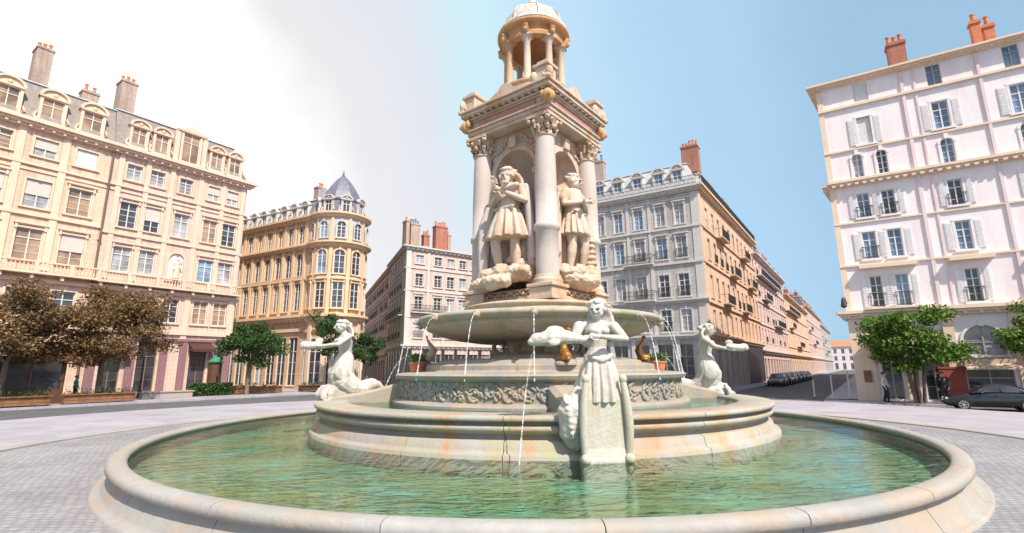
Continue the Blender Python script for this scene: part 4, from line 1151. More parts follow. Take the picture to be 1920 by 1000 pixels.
def inset(poly, ds):
    """inset a counter-clockwise polygon, one distance per side"""
    n = len(poly); ln = []
    for i in range(n):
        a, b = poly[i], poly[(i + 1) % n]; t = (b - a).normalized(); nn = Vector((-t.y, t.x)); ln.append((a + nn * ds[i], t))
    out = []
    for i in range(n):
        (p, t), (q, u) = ln[i - 1], ln[i]
        k = ((q.x - p.x) * u.y - (q.y - p.y) * u.x) / (t.x * u.y - t.y * u.x); out.append(p + t * k)
    return out

def mansard(root, poly, z, h, ds, mat, cap=None, over=.0, h2=.5, ds2=2.5):
    l = root.location
    A = inset(poly, [-over] * len(poly)); B = inset(poly, ds)
    Cc = inset(B, [ds2] * len(poly))
    m = MB(); n = len(poly)
    R3 = [[(p.x - l.x, p.y - l.y, zz) for p in P] for P, zz in ((A, z), (B, z + h), (Cc, z + h + h2))]
    m.loft(R3, True, False)
    m.build('roof', mat, root)
    m = MB(); m.loft([[(p.x - l.x, p.y - l.y, z + h + k) for p in inset(B, [e] * n)] for e, k in ((-.10, -.06), (-.14, .0), (-.10, .08), (.1, .1))], False, False)
    m.build('roof_curb', cap or M['zinc'], root)

def dormer(root, Mx, s_, z, w, h, kind, wall, roofm, setback=.15, depth=1.6, gl='glass_dark'):
    m = MB(); hw = w / 2; W = hw + .2
    m.box(-W, -hw, setback, setback + .3, 0, h); m.box(hw, W, setback, setback + .3, 0, h); m.box(-W, W, setback, setback + .3, -.2, 0)
    m.box(-W, W, setback, setback + .3, h, h + .2)
    m.box(-W - .1, W + .1, setback - .12, setback - .002, h + .08, h + .2); m.box(-W - .06, W + .06, setback - .1, setback - .002, -.2, -.05)
    m.quad((-W, setback + .3, -.2), (-W, setback + depth, -.2), (-W, setback + depth, h + .2), (-W, setback + .3, h + .2)); m.quad((W, setback + .3, -.2), (W, setback + depth, -.2), (W, setback + depth, h + .2), (W, setback + .3, h + .2))
    if kind == 'round':
        n = 10; rings = []
        for i in range(n + 1):
            a = pi * i / n
            rings.append([(-r * cos(a), y, h + .2 + r * .75 * sin(a)) for r, y in ((W - .08, setback - .14), (W + .12, setback - .14), (W + .12, setback + .3), (W - .08, setback + .3))])
        m.loft(rings, True, False)
        m.add([(-W * cos(pi * i / n), setback + .02, h + .2 + W * .75 * sin(pi * i / n)) for i in range(n + 1)], [tuple(range(n + 1))])
        m.ell((0, setback - .02, h + .42), (.16, .07, .16), 8, 6)
        for q in (-1, 1): m.tube([(q * (W + .05), setback, -.1), (q * (W + .22), setback, .15), (q * (W + .08), setback, .6)], [.13, .1, .06], 6)
    elif kind == 'tri':
        m.loft([[(-W - .14, y, h + .2), (W + .14, y, h + .2), (0, y, h + .2 + W * .75)] for y in (setback - .14, setback + .3)], True, False)
    d = m.build('dormer', wall, root, Mx @ Matrix.Translation((s_, 0, z)))
    r = MB()
    if kind == 'round':
        r.loft([[(-(W + .06) * cos(pi * i / 8), y, h + .22 + (W + .06) * .75 * sin(pi * i / 8)) for i in range(9)] for y in (setback + .302, setback + depth)], False, True, False)
    else:
        pk = W * .8 if kind == 'tri' else .12
        r.loft([[(-W - .12, y, h + .205), (0, y, h + .205 + pk), (W + .12, y, h + .205)] for y in (setback + .302 if kind == 'tri' else setback - .1, setback + depth)], False, False, False)
    r.build('dormer_roof', roofm, d)
    f = MB(); y0, y1 = setback + .1, setback + .17
    f.box(-hw, -hw + .05, y0, y1, 0, h); f.box(hw - .05, hw, y0, y1, 0, h); f.box(-.03, .03, y0, y1, 0, h); f.box(-hw + .05, hw - .05, y0, y1, h * .68, h * .68 + .05)
    f.build('frame', M['frame_white'], d)
    p = MB(); p.quad((-hw, setback + .15, 0), (hw, setback + .15, 0), (hw, setback + .15, h), (-hw, setback + .15, h)); p.build('pane', M[gl], d)
    return d

def chimney(root, Mx, s_, y, z0, z1, w, d, mat, pots=4, potm='pot'):
    m = MB(); m.box(-w / 2, w / 2, -d / 2, d / 2, z0, z1 - .25); m.box(-w / 2 - .07, w / 2 + .07, -d / 2 - .07, d / 2 + .07, z1 - .25, z1 - .1); m.box(-w / 2 - .02, w / 2 + .02, -d / 2 - .02, d / 2 + .02, z1 - .1, z1)
    c = m.build('chimney', mat, root, Mx @ Matrix.Translation((s_, y, 0)))
    for i in range(pots):
        x = -w / 2 + w * (i + .5) / pots; m = MB(); hh = .5 + .3 * wr.random()
        m.lathe([(.13, z1), (.11, z1 + hh * .8), (.14, z1 + hh * .85), (.14, z1 + hh), (0, z1 + hh)], 10, (x, 0)); m.build('chimney_pot', M[potm], c)
    return c

def block(name, label, cat, base): return thing(name, label, cat, (base.x, base.y, 0))
V2 = lambda x, y: Vector((x, y))
def frange(a, b, st):
    o = []
    while a <= b + 1e-6: o.append(round(a, 3)); a += st
    return o
# ------------------------------------------------------------------ the two peach blocks on the left
PIPE = 7.4
p0, p1 = FA - U1 * 9.5, FA + U1 * PIPE
bk = Vector((-U1.y, U1.x)) * 13
A = block('apartment_building', 'peach stone apartment building at the far left, behind the brown trees', 'building', p0)
o = 9.5
cs = [o + x for x in (-7.4, -4.9, -2.4, .25, 3.0, 5.65)]
facade(A, p0, p1, -.1, 21.8, M['w_A'], M['t_A'], [
    dict(z=(19.1, 20.6), s=cs, w=1.45, style=('blind', 'blind', 'closed', ''), glass=('glass_pale', 'glass_warm')),
    dict(z=(14.85, 17.1), s=cs, w=1.55, style=('key blind', 'hood blind', 'hood'), glass=('glass_pale', 'glass_warm')),
    dict(z=(10.6, 13.1), s=cs, w=1.6, style=('hood', 'hood blind'), glass=('glass_warm', 'glass_dark')),
    dict(z=(6.2, 8.4), s=cs, w=1.5, style='key', glass=('glass_pale', 'glass_dark')),
    dict(z=(.3, 4.4), s=cs, w=1.9, style='arch', glass=('glass_dark', 'glass_warm'), frame='frame_brown')],
    courses=[('cornice', 21.2, .7, .7), ('band', 18.2, .22, .14), ('band', 17.75, .12, .08), ('band', 14.1, .25, .16), ('balustrade', 9.5, 1.0, .85), ('band', 8.9, .3, .2), ('cornice', 5.1, .5, .35)],
    pil=[(x + .95, x + 1.45, 9.9, 21.2, .10, None) for x in cs[:-1]], glass=('glass_pale',))
poly = [p0, p1, p1 + bk, p0 + bk]
closed_back(A, poly, -.1, 21.8, M['w_A'], 1)
mansard(A, poly, 21.9, 3.7, [1.3, .01, 1, .01], M['slate_warm'])
MA, _ = fmat(A, p0, p1)
for x in cs: dormer(A, MA, x, 22.3, 1.35, 1.9, 'round', M['t_A'], M['slate_warm'], gl='glass_warm')
chimney(A, MA, o + 2.4, 4.2, 24.5, 30.2, 1.1, 1.6, M['chimney'], 3); chimney(A, MA, o + 5.8, 3.4, 24.5, 27.4, 1.2, 1.0, M['chimney'], 2)
m = MB(); m.tube([(PIPE + o - .05, -.16, .2), (PIPE + o - .05, -.16, 21.2)], .085, 8)
for z in (3, 8, 13, 18): m.box(PIPE + o - .17, PIPE + o + .07, -.26, -.003, z, z + .12)
m.build('downpipe', M['pipe'], A, MA)

p0, p1 = FA + U1 * (PIPE + .02), FA + U1 * 19.3
B = block('apartment_building', 'rosy stone apartment building with one large pedimented dormer, behind the niche figure', 'building', p0)
cb = [9.1 - PIPE, 10.95 - PIPE, 13.4 - PIPE, 16.0 - PIPE, 17.85 - PIPE]; c4 = [c for i, c in enumerate(cb) if i != 2]
facade(B, p0, p1, -.1, 21.8, M['w_B'], M['t_B'], [
    dict(z=(19.0, 20.5), s=cb, w=1.15, style=('', 'blind', 'key'), glass=('glass_pale', 'glass_pale', 'glass_warm')),
    dict(z=(14.6, 16.9), s=cb, w=1.3, style=('hood', 'hood blind', 'hood'), glass=('glass_pale', 'glass_warm', 'glass_dark')),
    dict(z=(10.6, 12.8), s=c4, w=1.35, style='hood', glass=('glass_pale', 'glass_pale', 'glass_blue')),
    dict(z=(10.4, 13.0), s=[cb[2]], w=1.3, style='arch closed', glass=('glass_pale',)),
    dict(z=(6.4, 8.6), s=cb, w=1.3, style='key', glass=('glass_warm', 'glass_dark')),
    dict(z=(.2, 4.6), s=[cb[0] + .3, cb[1] + 1.1, cb[3] + .3, cb[4] + .2], w=1.5, style='plain', glass=('glass_dark',), frame='frame_brown')],
    courses=[('cornice', 21.2, .7, .7), ('band', 18.2, .22, .14), ('band', 17.75, .12, .08), ('band', 13.8, .22, .14), ('balustrade', 9.45, 1.0, .75), ('cornice', 8.9, .35, .3), ('band', 5.3, .35, .2)],
    pil=[(x, x + .4, 9.9, 21.2, .10, None) for x in (.45, 2.55, 4.55, 7.1, 9.3, 11.3)] + [(x, x + .5, 4.95, 8.9, .12, None) for x in (.3, 4.6, 7.1, 11.2)] + [(x, x + .62, .0, 4.7, .14, 'mauve') for x in (.35, 3.1, 5.6, 7.2, 9.9, 11.2)] + [(.35, 11.8, 4.72, 4.95, .2, 'mauve')])
for x in (2.0, 8.9):
    m = MB(); m.loft([[(q, -.16, 4.6), (q, -.16, 3.9), (q, -1.2, 3.75), (q, -1.2, 4.0)] for q in (x - 1.0, x + 1.0)], True, False); m.build('awning', M['awning_dark'], B, fmat(B, p0, p1)[0])
poly = [p0, p1, p1 + bk, p0 + bk]
closed_back(B, poly, -.1, 21.8, M['w_B'], 1)
mansard(B, poly, 21.9, 3.9, [1.3, 1.3, 1, .01], M['slate_warm'])
MBx, _ = fmat(B, p0, p1)
for i, x in enumerate(cb):
    if i != 2: dormer(B, MBx, x, 22.4, 1.1, 1.8, 'round', M['t_B'], M['slate_warm'], gl='glass_warm')
d = dormer(B, MBx, cb[2], 22.3, 1.5, 2.9, 'tri', M['t_B'], M['slate_warm'], setback=-.05, depth=2.2, gl='glass_warm')
for q in (-1, 1):
    m = MB(); m.box(q * 1.25 - .22, q * 1.25 + .22, -.02, .3, -.2, 2.9); m.lathe([(.2, 2.9), (.08, 2.98), (.17, 3.15), (.14, 3.4), (0, 3.6)], 10, (q * 1.25, .12)); m.build('side_pier', M['t_B'], d)
chimney(B, MBx, 1.0, 3.2, 24.5, 29.6, 1.25, 1.5, M['chimney'], 3)
# carved figure in the niche over the balcony
t = thing('niche_statue', 'small carved stone figure in the niche between the balcony windows of the rosy building', 'statue', (*(p0 + U1 * cb[2] + Vector((U1.y, -U1.x)) * .32), 10.5), atan2(U1.y, U1.x))
SCM = Matrix.Scale(2.0, 4); s = Sculpt(); j = J_(elR=(.16, -.06, .70), wrR=(.10, -.11, .80)); add_body(s, j); R_ = add_head(s, j['head'])
s.loft([folds_ring((0, 0, z), rx, ry, 36, 8, .06) for z, rx, ry in ((.8, .1, .06), (.62, .09, .08), (.3, .13, .11), (.02, .15, .12))], True)
s.fuse('body', M['t_B'], t, .03, 1, SCM)

# ------------------------------------------------------------------ honey coloured corner building with round tower
TCc = Vector((-20.55, 57.5)); TRr = 3.05
pL = FC - TC_ * 17
Cb = block('corner_building', 'honey sandstone corner building with a round tower under a pointed slate dome', 'building', pL)
LnC = 17.0; cols = [LnC + x for x in (-1.45, -3.4, -5.25, -7.3, -9.2, -11.15, -13.1, -15.0)]
facade(Cb, pL, FC, -.1, 19.6, M['w_C'], M['t_C'], [
    dict(z=(16.5, 18.6), s=cols, w=1.0, style='key', glass=('glass_warm', 'glass_dark', 'glass_pale')),
    dict(z=(12.6, 15.3), s=cols, w=1.15, style='arch', glass=('glass_dark', 'glass_warm')),
    dict(z=(8.6, 11.8), s=cols, w=1.05, style='hood', glass=('glass_warm', 'glass_dark')),
    dict(z=(.3, 5.6), s=cols, w=1.45, style='plain', glass=('glass_dark', 'glass_dark', 'glass_pale'), frame='frame_white')],
    courses=[('cornice', 19.1, .6, .55), ('cornice', 15.75, .5, .5), ('band', 12.1, .3, .16), ('cornice', 7.3, .75, .7), ('band', 6.2, .35, .2)],
    pil=[(c + .72, c + 1.12, 7.9, 15.75, .16, None) for c in cols] + [(c + .78, c + 1.08, 16.2, 19.1, .1, None) for c in cols])
pR = TCc + Vector((2.6, 1.6)); pRb = pR + Vector((-.38, .925)) * 20; pLb = pL + Vector((-.2, .98)) * 14
poly = [pL, FC, FC + TC_ * 3.2, pR, pRb, pLb]
closed_back(Cb, poly, -.1, 19.6, M['w_C'], 1)
mansard(Cb, [pL, FC, pR, pRb, pLb], 19.6, 2.5, [1.1, .8, 1.0, 1, 1], M['slate'], h2=.4, ds2=1.0)
MC, _ = fmat(Cb, pL, FC)
for c in cols: dormer(Cb, MC, c, 19.75, .75, 1.35, 'round', M['t_E'], M['slate'])
l = Cb.location
tc_ = (TCc.x - l.x, TCc.y - l.y)
m = MB(); m.lathe([(TRr, -.1), (TRr, 16.0)], 48, tc_, smooth=True); tw = m.build('round_tower', M['w_C'], Cb)
m = MB(); m.lathe([(TRr - .03, 16.0), (TRr - .03, 19.7)], 48, tc_, smooth=True); m.build('tower_upper_storey', M['w_Cg'], tw)
for prof in ([(TRr, 15.6), (TRr + .25, 15.7), (TRr + .3, 15.95), (TRr + .65, 16.05), (TRr + .65, 16.25), (TRr, 16.35)], [(TRr, 19.1), (TRr + .2, 19.2), (TRr + .25, 19.4), (TRr + .5, 19.5), (TRr + .5, 19.7), (TRr - .6, 19.75)], [(TRr, 7.2), (TRr + .25, 7.35), (TRr + .3, 7.6), (TRr + .7, 7.75), (TRr + .7, 8.0), (TRr, 8.1)], [(TRr, 12.0), (TRr + .14, 12.02), (TRr + .14, 12.35), (TRr, 12.38)], [(TRr, 6.0), (TRr + .2, 6.05), (TRr + .2, 6.4), (TRr, 6.45)]):
    m = MB(); m.lathe(prof, 48, tc_, smooth=False); m.build('cornice', M['t_C'], tw)
for k in range(-3, 4):
    a = radians(-14 + k * 36)
    def at_t(z, off=.0): return Matrix.Translation((tc_[0] + (TRr + off) * sin(a), tc_[1] - (TRr + off) * cos(a), z)) @ Matrix.Rotation(a, 4, 'Z')
    for z, h, w_, stl in ((16.7, 1.9, .95, 'arch'), (12.55, 2.75, 1.15, 'arch'), (8.7, 2.9, 1.15, 'hood'), (.5, 4.9, 1.4, 'plain')):
        mm_ = win_proto(stl, w_, h, M['t_C'] if z < 16 else M['w_Cg'], M['glass_blue' if (k == 0 and z > 12) else 'glass_dark'], M['frame_white'])
        wo = link('window', mm_[0], tw, at_t(z, .10)); link('frame', mm_[1], wo).location.y = -.08; link('pane', mm_[2], wo).location.y = -.08
    a2 = a + radians(18); m = MB(); m.M = Matrix.Translation((tc_[0], tc_[1], 0)) @ Matrix.Rotation(a2, 4, 'Z')
    m.box(-.2, .2, -TRr - .16, -TRr + .1, 8.1, 15.6); m.box(-.14, .14, -TRr - .1, -TRr + .1, 16.4, 19.1); m.box(-.25, .25, -TRr - .22, -TRr + .1, 0, 7.2); m.build('pilaster', M['t_C'], tw)
m = MB(); m.lathe([(2.55, 19.7), (2.5, 20.0), (2.45, 21.4), (2.6, 21.5), (2.62, 21.65), (2.3, 21.7)], 32, tc_); m.build('dome_drum', M['slate'], tw)
m = MB(); m.lathe([(2.42, 21.66), (2.3, 22.0), (2.0, 22.7), (1.55, 23.5), (1.0, 24.3), (.45, 24.95), (.2, 25.1), (.22, 25.25), (.08, 25.4), (.12, 25.55), (0, 26.1)], 8, tc_, smooth=False); m.build('pointed_dome', M['slate_blue'], tw)
for k in range(-2, 3):
    a = radians(-14 + k * 45); Mx = Matrix.Translation((tc_[0] + 2.5 * sin(a), tc_[1] - 2.5 * cos(a), 0)) @ Matrix.Rotation(a, 4, 'Z')
    dormer(Cb, Mx, 0, 19.95, .8, 1.3, 'round', M['w_Cg'], M['slate'], setback=-.2, depth=.6)
chimney(Cb, MC, LnC - 3.2, 3.6, 21.5, 24.9, .8, 1.4, M['chimney'], 2)
m = MB()                                     # curved lead roof behind the tower
m.loft([[(x, y, 21.9 + 2.2 * sin(pi * (i / 10))) for i, x in enumerate([LnC - 2.6 + 3.4 * q / 10 for q in range(11)])] for y in (2.2, 6.5)], True, True, False); m.build('vaulted_roof', M['zinc'], Cb, MC)

# ------------------------------------------------------------------ pinkish grey corner house behind the left of the fountain
D = block('corner_building', 'pinkish grey corner house with tall chimney stacks between the round tower and the fountain', 'building', FD)
p1 = FD + TD * 15; Lw = FD - TDl * 14
cd = [1.95, 4.75, 6.7, 8.65, 10.6, 12.6]
facade(D, FD, p1, -.1, 18.1, M['w_D'], M['t_D'], [
    dict(z=(15.85, 17.0), s=cd, w=1.15, style=''), dict(z=(12.85, 14.45), s=cd, w=1.15, style='key'),
    dict(z=(9.7, 11.4), s=cd, w=1.15, style='hood'), dict(z=(6.0, 8.0), s=cd, w=1.15, style='key rail'),
    dict(z=(.2, 3.9), s=cd, w=1.4, style='plain', frame='frame_grey')],
    courses=[('cornice', 17.6, .5, .5), ('band', 15.1, .2, .12), ('band', 12.1, .2, .12), ('iron_balcony', 9.3, .95, .6, .8, 6.0), ('band', 8.6, .2, .12), ('cornice', 4.6, .5, .4)],
    pil=[(0, .7, 4.9, 17.6, .08, None), (3.1, 3.45, 4.9, 17.6, .08, None)] + [(a_, b_, .02, 4.5, .06, 'shop_dark') for a_, b_ in ((0, 1.2), (2.7, 4.0), (5.5, 5.95), (7.45, 7.9), (9.4, 9.85), (11.35, 11.85), (13.35, 14.9))], glass=('glass_dark', 'glass_dark', 'glass_pale'))
cl_ = frange(1.6, 13, 2.3)
facade(D, Lw, FD, -.1, 18.1, M['w_E'], M['t_E'], [dict(z=z, s=cl_, w=1.1, style=st) for z, st in (((15.6, 17.0), ''), ((12.6, 14.5), 'rail'), ((9.5, 11.4), 'rail'), ((6.0, 8.1), 'rail'))] + [dict(z=(.2, 3.9), s=cl_, w=1.5, style='plain')],
    courses=[('cornice', 17.6, .5, .5), ('band', 15.0, .2, .12), ('band', 12.0, .2, .12), ('iron_balcony', 9.0, .95, .6, .8, 13), ('cornice', 4.6, .5, .4)],
    pil=[(max(0, c + .8), min(14, c + 1.5), .02, 4.5, .06, 'shop_dark') for c in [-.7] + cl_])
poly = [Lw, FD, p1, p1 - Vector((.38, -.925)) * 14]
closed_back(D, poly, -.1, 18.1, M['w_D'], 2)
mansard(D, poly, 18.15, .9, [3, 3, 3, 3], M['tile_red'], over=.4, h2=.3)
MD, _ = fmat(D, FD, p1)
chimney(D, MD, .9, 2.4, 18, 22.2, .5, 1.2, M['chimney'], 1); chimney(D, MD, 2.1, 2.4, 18, 21.9, 1.4, 1.0, M['chimney'], 4, 'slate'); chimney(D, MD, 6.2, 2.4, 18, 22.2, 1.9, 1.0, M['chimney_red'], 5); chimney(D, MD, 7.7, 2.8, 18, 21.3, .5, 1.0, M['chimney'], 1); chimney(D, MD, 4.4, 3.4, 18, 20.9, .9, .8, M['chimney_red'], 3)
q1 = Lw - TDl * .02; q0 = q1 - TDl * 34
D2 = block('apartment_building', 'dusty rose apartment row down the narrow street right of the round tower', 'building', q0)
cc = frange(2, 33, 2.5)
facade(D2, q0, q1, -.1, 17.6, M['w_D2'], M['t_Es'], [dict(z=z, s=cc, w=1.2, style=('plain', 'plain rail')) for z in ((14.6, 16.4), (11.4, 13.4), (8.2, 10.2), (5.0, 7.0))] + [dict(z=(.2, 3.4), s=cc, w=1.8, style='plain')],
    courses=[('cornice', 17.1, .5, .5), ('band', 14.0, .2, .1), ('band', 10.8, .2, .1), ('cornice', 4.0, .4, .4)])
closed_back(D2, [q0, q1, q1 + Vector((.8, .6)) * 12, q0 + Vector((.8, .6)) * 12], -.1, 17.6, M['w_D2'], 1)
mansard(D2, [q0, q1, q1 + Vector((.8, .6)) * 12, q0 + Vector((.8, .6)) * 12], 17.6, 1.6, [2, 1, 2, 1], M['tile_red'], over=.3)
MD2, _ = fmat(D2, q0, q1)
for x in (6, 15, 24, 31): chimney(D2, MD2, x, 2.5, 18, 21, 1.5, .8, M['chimney_red'], 4)
# plain house closing the gap behind the tower of the fountain
h0 = Vector((-4, 88)); h1 = Vector((14, 84))
H_ = block('apartment_building', 'pale house far behind the fountain tower, between two corner buildings', 'building', h0)
facade(H_, h0, h1, -.1, 17, M['w_E'], M['t_E'], [dict(z=z, s=frange(1.6, 17, 2.4), w=1.2, style='plain') for z in ((14, 16), (10.8, 12.9), (7.6, 9.7), (4.4, 6.5), (.2, 3))], courses=[('cornice', 16.5, .5, .5)])
closed_back(H_, [h0, h1, h1 + V2(2, 10), h0 + V2(2, 10)], -.1, 17, M['w_E'], 1)
mansard(H_, [h0, h1, h1 + V2(2, 10), h0 + V2(2, 10)], 17, 2, [1.5] * 4, M['slate'])

# ------------------------------------------------------------------ grey corner building right of the fountain, with its long tan side on the street
E_ = block('corner_building', 'light grey corner building with iron balconies and a long orange tan street side', 'building', FE)
LE = 14.6; e0 = FE - U2d * LE; eS = 30.0; e1 = FE + U1 * eS
ce = [LE + x for x in (-1.95, -3.9, -6.2, -8.45, -10.55, -12.7)]
facade(E_, e0, FE, -.1, 20.1, M['w_E'], M['t_E'], [
    dict(z=(16.35, 18.4), s=ce, w=.95, style=('hood', 'hood', 'hood rail'), glass=('glass_blue', 'glass_blue', 'glass_pale')),
    dict(z=(12.85, 15.0), s=ce, w=1.0, style=('hood', 'hood rail'), glass=('glass_blue', 'glass_pale', 'glass_pale')),
    dict(z=(8.95, 11.2), s=ce, w=1.0, style=('key', 'key rail'), glass=('glass_dark', 'glass_dark', 'glass_pale')),
    dict(z=(5.5, 7.65), s=ce, w=1.0, style=('key', 'key rail'), glass=('glass_dark', 'glass_pale')),
    dict(z=(.3, 4.25), s=[c - .35 for c in ce], w=1.45, style='plain', glass=('glass_dark',), frame='frame_grey')],
    courses=[('cornice', 19.55, .6, .6), ('band', 18.95, .15, .1), ('band', 15.85, .22, .16), ('band', 12.2, .25, .18), ('cornice', 8.25, .4, .35), ('cornice', 4.7, .5, .45), ('iron_balcony', 20.16, .9, .5, 0, LE), ('iron_balcony', 12.5, .95, .75, LE - 7.9, LE - 4.8), ('iron_balcony', 8.72, .95, .75, LE - 8.0, LE - 4.8)],
    pil=[(LE - .75, LE + .02, 5.2, 19.5, .07, None), (LE - 5.2, LE - 4.9, 5.2, 19.5, .07, None), (LE - 7.55, LE - 7.25, 5.2, 19.5, .07, None), (0, .5, 5.2, 19.5, .07, None)] + [(LE + x, LE + x + .38, 0, 4.7, .14, None) for x in (-.6, -3.15, -5.3, -7.6, -9.9, -12.1, -14.4)])
cs_ = frange(2.7, 29, 2.62)
facade(E_, FE, e1, -.1, 20.1, M['w_Es'], M['t_Es'], [
    dict(z=(16.35, 18.3), s=cs_, w=1.05, style=('key', 'key blind')), dict(z=(12.85, 15.0), s=cs_, w=1.05, style=('key', 'key rail')),
    dict(z=(8.95, 11.2), s=cs_, w=1.05, style=('key', 'key rail')), dict(z=(5.5, 7.65), s=cs_, w=1.05, style='key'),
    dict(z=(.3, 3.9), s=[c + .2 for c in cs_], w=1.5, style='plain', frame='frame_grey')],
    courses=[('cornice', 19.55, .6, .6), ('band', 15.85, .22, .16), ('band', 12.2, .25, .16), ('band', 8.25, .3, .2), ('cornice', 4.7, .5, .45), ('iron_balcony', 20.16, .9, .5, 0, eS)] + [('iron_balcony', z, .95, .8, s0, s0 + 3.6) for z, s0 in ((15.95, 6.2), (12.5, 11.3), (8.7, 16.5), (15.95, 19), (12.5, 22.4), (8.7, 6.3))],
    pil=[(0, .6, 5.2, 19.5, .08, None)] + [(x, x + .5, 0, 4.65, .2, 'shop_grey') for x in (.5, 1.4, 3.6, 4.6, 6.2, 7.2, 8.8, 9.9, 11.5, 12.6, 14.0, 15.2, 16.7)] + [(17.6, 29.8, .02, 4.6, .10, 'shop_dark')],
    glass=('glass_dark', 'glass_dark', 'glass_pale'), frame='frame_white')
bkE = -U2d * 14.6
poly = [e0, FE, e1, e1 + bkE]
closed_back(E_, poly, -.1, 20.1, M['w_E'], 2)
mansard(E_, poly, 20.15, 2.9, [1.2, 1.2, 1.2, 1.2], M['zinc'], h2=.5)
ME, _ = fmat(E_, e0, FE); MEs, _ = fmat(E_, FE, e1)
for c in ce: dormer(E_, ME, c, 20.4, .85, 1.7, 'round', M['t_E'], M['zinc'], setback=.3, gl='glass_blue')
for c in cs_: dormer(E_, MEs, c, 20.4, .85, 1.6, 'flat', M['t_E'], M['zinc'], setback=.3)
chimney(E_, ME, LE - .9, 2.6, 22.3, 25.4, 1.7, 1.2, M['chimney_red'], 5); chimney(E_, ME, LE - 11.2, 2.2, 22.3, 26.0, 1.2, .9, M['chimney'], 2, 'slate')
for x in (6.5, 15, 24): chimney(E_, MEs, x, 2.2, 22.6, 25, 1.6, .9, M['chimney_red'], 4)
prev = eS
for i, (ln, ht, wm, tm, lab) in enumerate((
    (32, 18.6, 'w_E2', 't_D', 'faded pink apartment row on the long street, directly behind the grey corner building'),
    (46, 16.2, 'w_E4', 't_Es', 'apricot apartment row in the middle of the long street'),
    (54, 18.4, 'w_E2', 't_Es', 'rose apartment row towards the far end of the long street'),
    (58, 16.8, 'w_E', 't_E', 'grey apartment row at the far end of the long street'))):
    a, b = FE + U1 * (prev + .03), FE + U1 * (prev + ln); prev += ln
    X = block('apartment_building', lab, 'building', a)
    cc = frange(1.8, ln - 1, 2.9 if i < 1 else 3.3)
    lev = [(ht - 3.0, ht - 1.1), (ht - 6.3, ht - 4.3), (ht - 9.8, ht - 7.7), (ht - 13.0, ht - 11)]
    facade(X, a, b, -.1, ht, M[wm], M[tm], [dict(z=z, s=cc, w=1.2, style=('plain', 'plain rail', 'plain shut') if i < 1 else ('plain',)) for z in lev] + [dict(z=(.2, 3.2), s=cc, w=2.0, style='plain', frame='frame_grey')],
        courses=[('cornice', ht - .5, .55, .6), ('band', ht - 3.9, .25, .15), ('band', ht - 7.2, .25, .15), ('band', ht - 10.5, .25, .15), ('cornice', 3.9, .5, .5), ('iron_balcony', ht - 6.4, .95, .8, 4, 10), ('iron_balcony', ht - 9.9, .95, .8, 14, 24)] + ([('iron_balcony', ht - 3.1, .95, .8, 1, 22)] if i < 2 else []))
    poly = [a, b, b - U2d * 12, a - U2d * 12]
    closed_back(X, poly, -.1, ht, M[wm], 1)
    mansard(X, poly, ht, (2.6, 1.4, 2.6, 2.0)[i], [1.2, .02, 1.2, .02], (M['slate'], M['tile_red'], M['slate'], M['zinc'])[i], h2=(.5, .9, .4, .5)[i])
    MX, _ = fmat(X, a, b)
    for x in (cc[::2] if i != 1 else []): dormer(X, MX, x, ht + .2, .9, 1.3, 'flat', M[tm], M['slate'], setback=.3)
    for x in frange(5, ln - 3, 11): chimney(X, MX, x, 2.2, ht + 1.5, ht + 4.4, 1.5, .9, M['chimney_red'], 4)
# end of the street
a = FE + U1 * 262 + U2d * -16; b = a + U2d * 48
Z_ = block('apartment_building', 'small pale building with an orange tiled roof closing the far end of the street', 'building', a)
facade(Z_, a, b, -.1, 12, M['w_F'], M['t_F'], [dict(z=z, s=frange(2, 46, 3.4), w=1.4, style='plain') for z in ((8.4, 10.6), (4.8, 7), (.3, 3.4))], courses=[('cornice', 11.5, .5, .5)])
closed_back(Z_, [a, b, b + U1 * 10, a + U1 * 10], -.1, 12, M['w_F'], 1)
mansard(Z_, [a, b, b + U1 * 10, a + U1 * 10], 12, 3, [4.2] * 4, M['tile_red'], over=.5, h2=.2, ds2=.5)

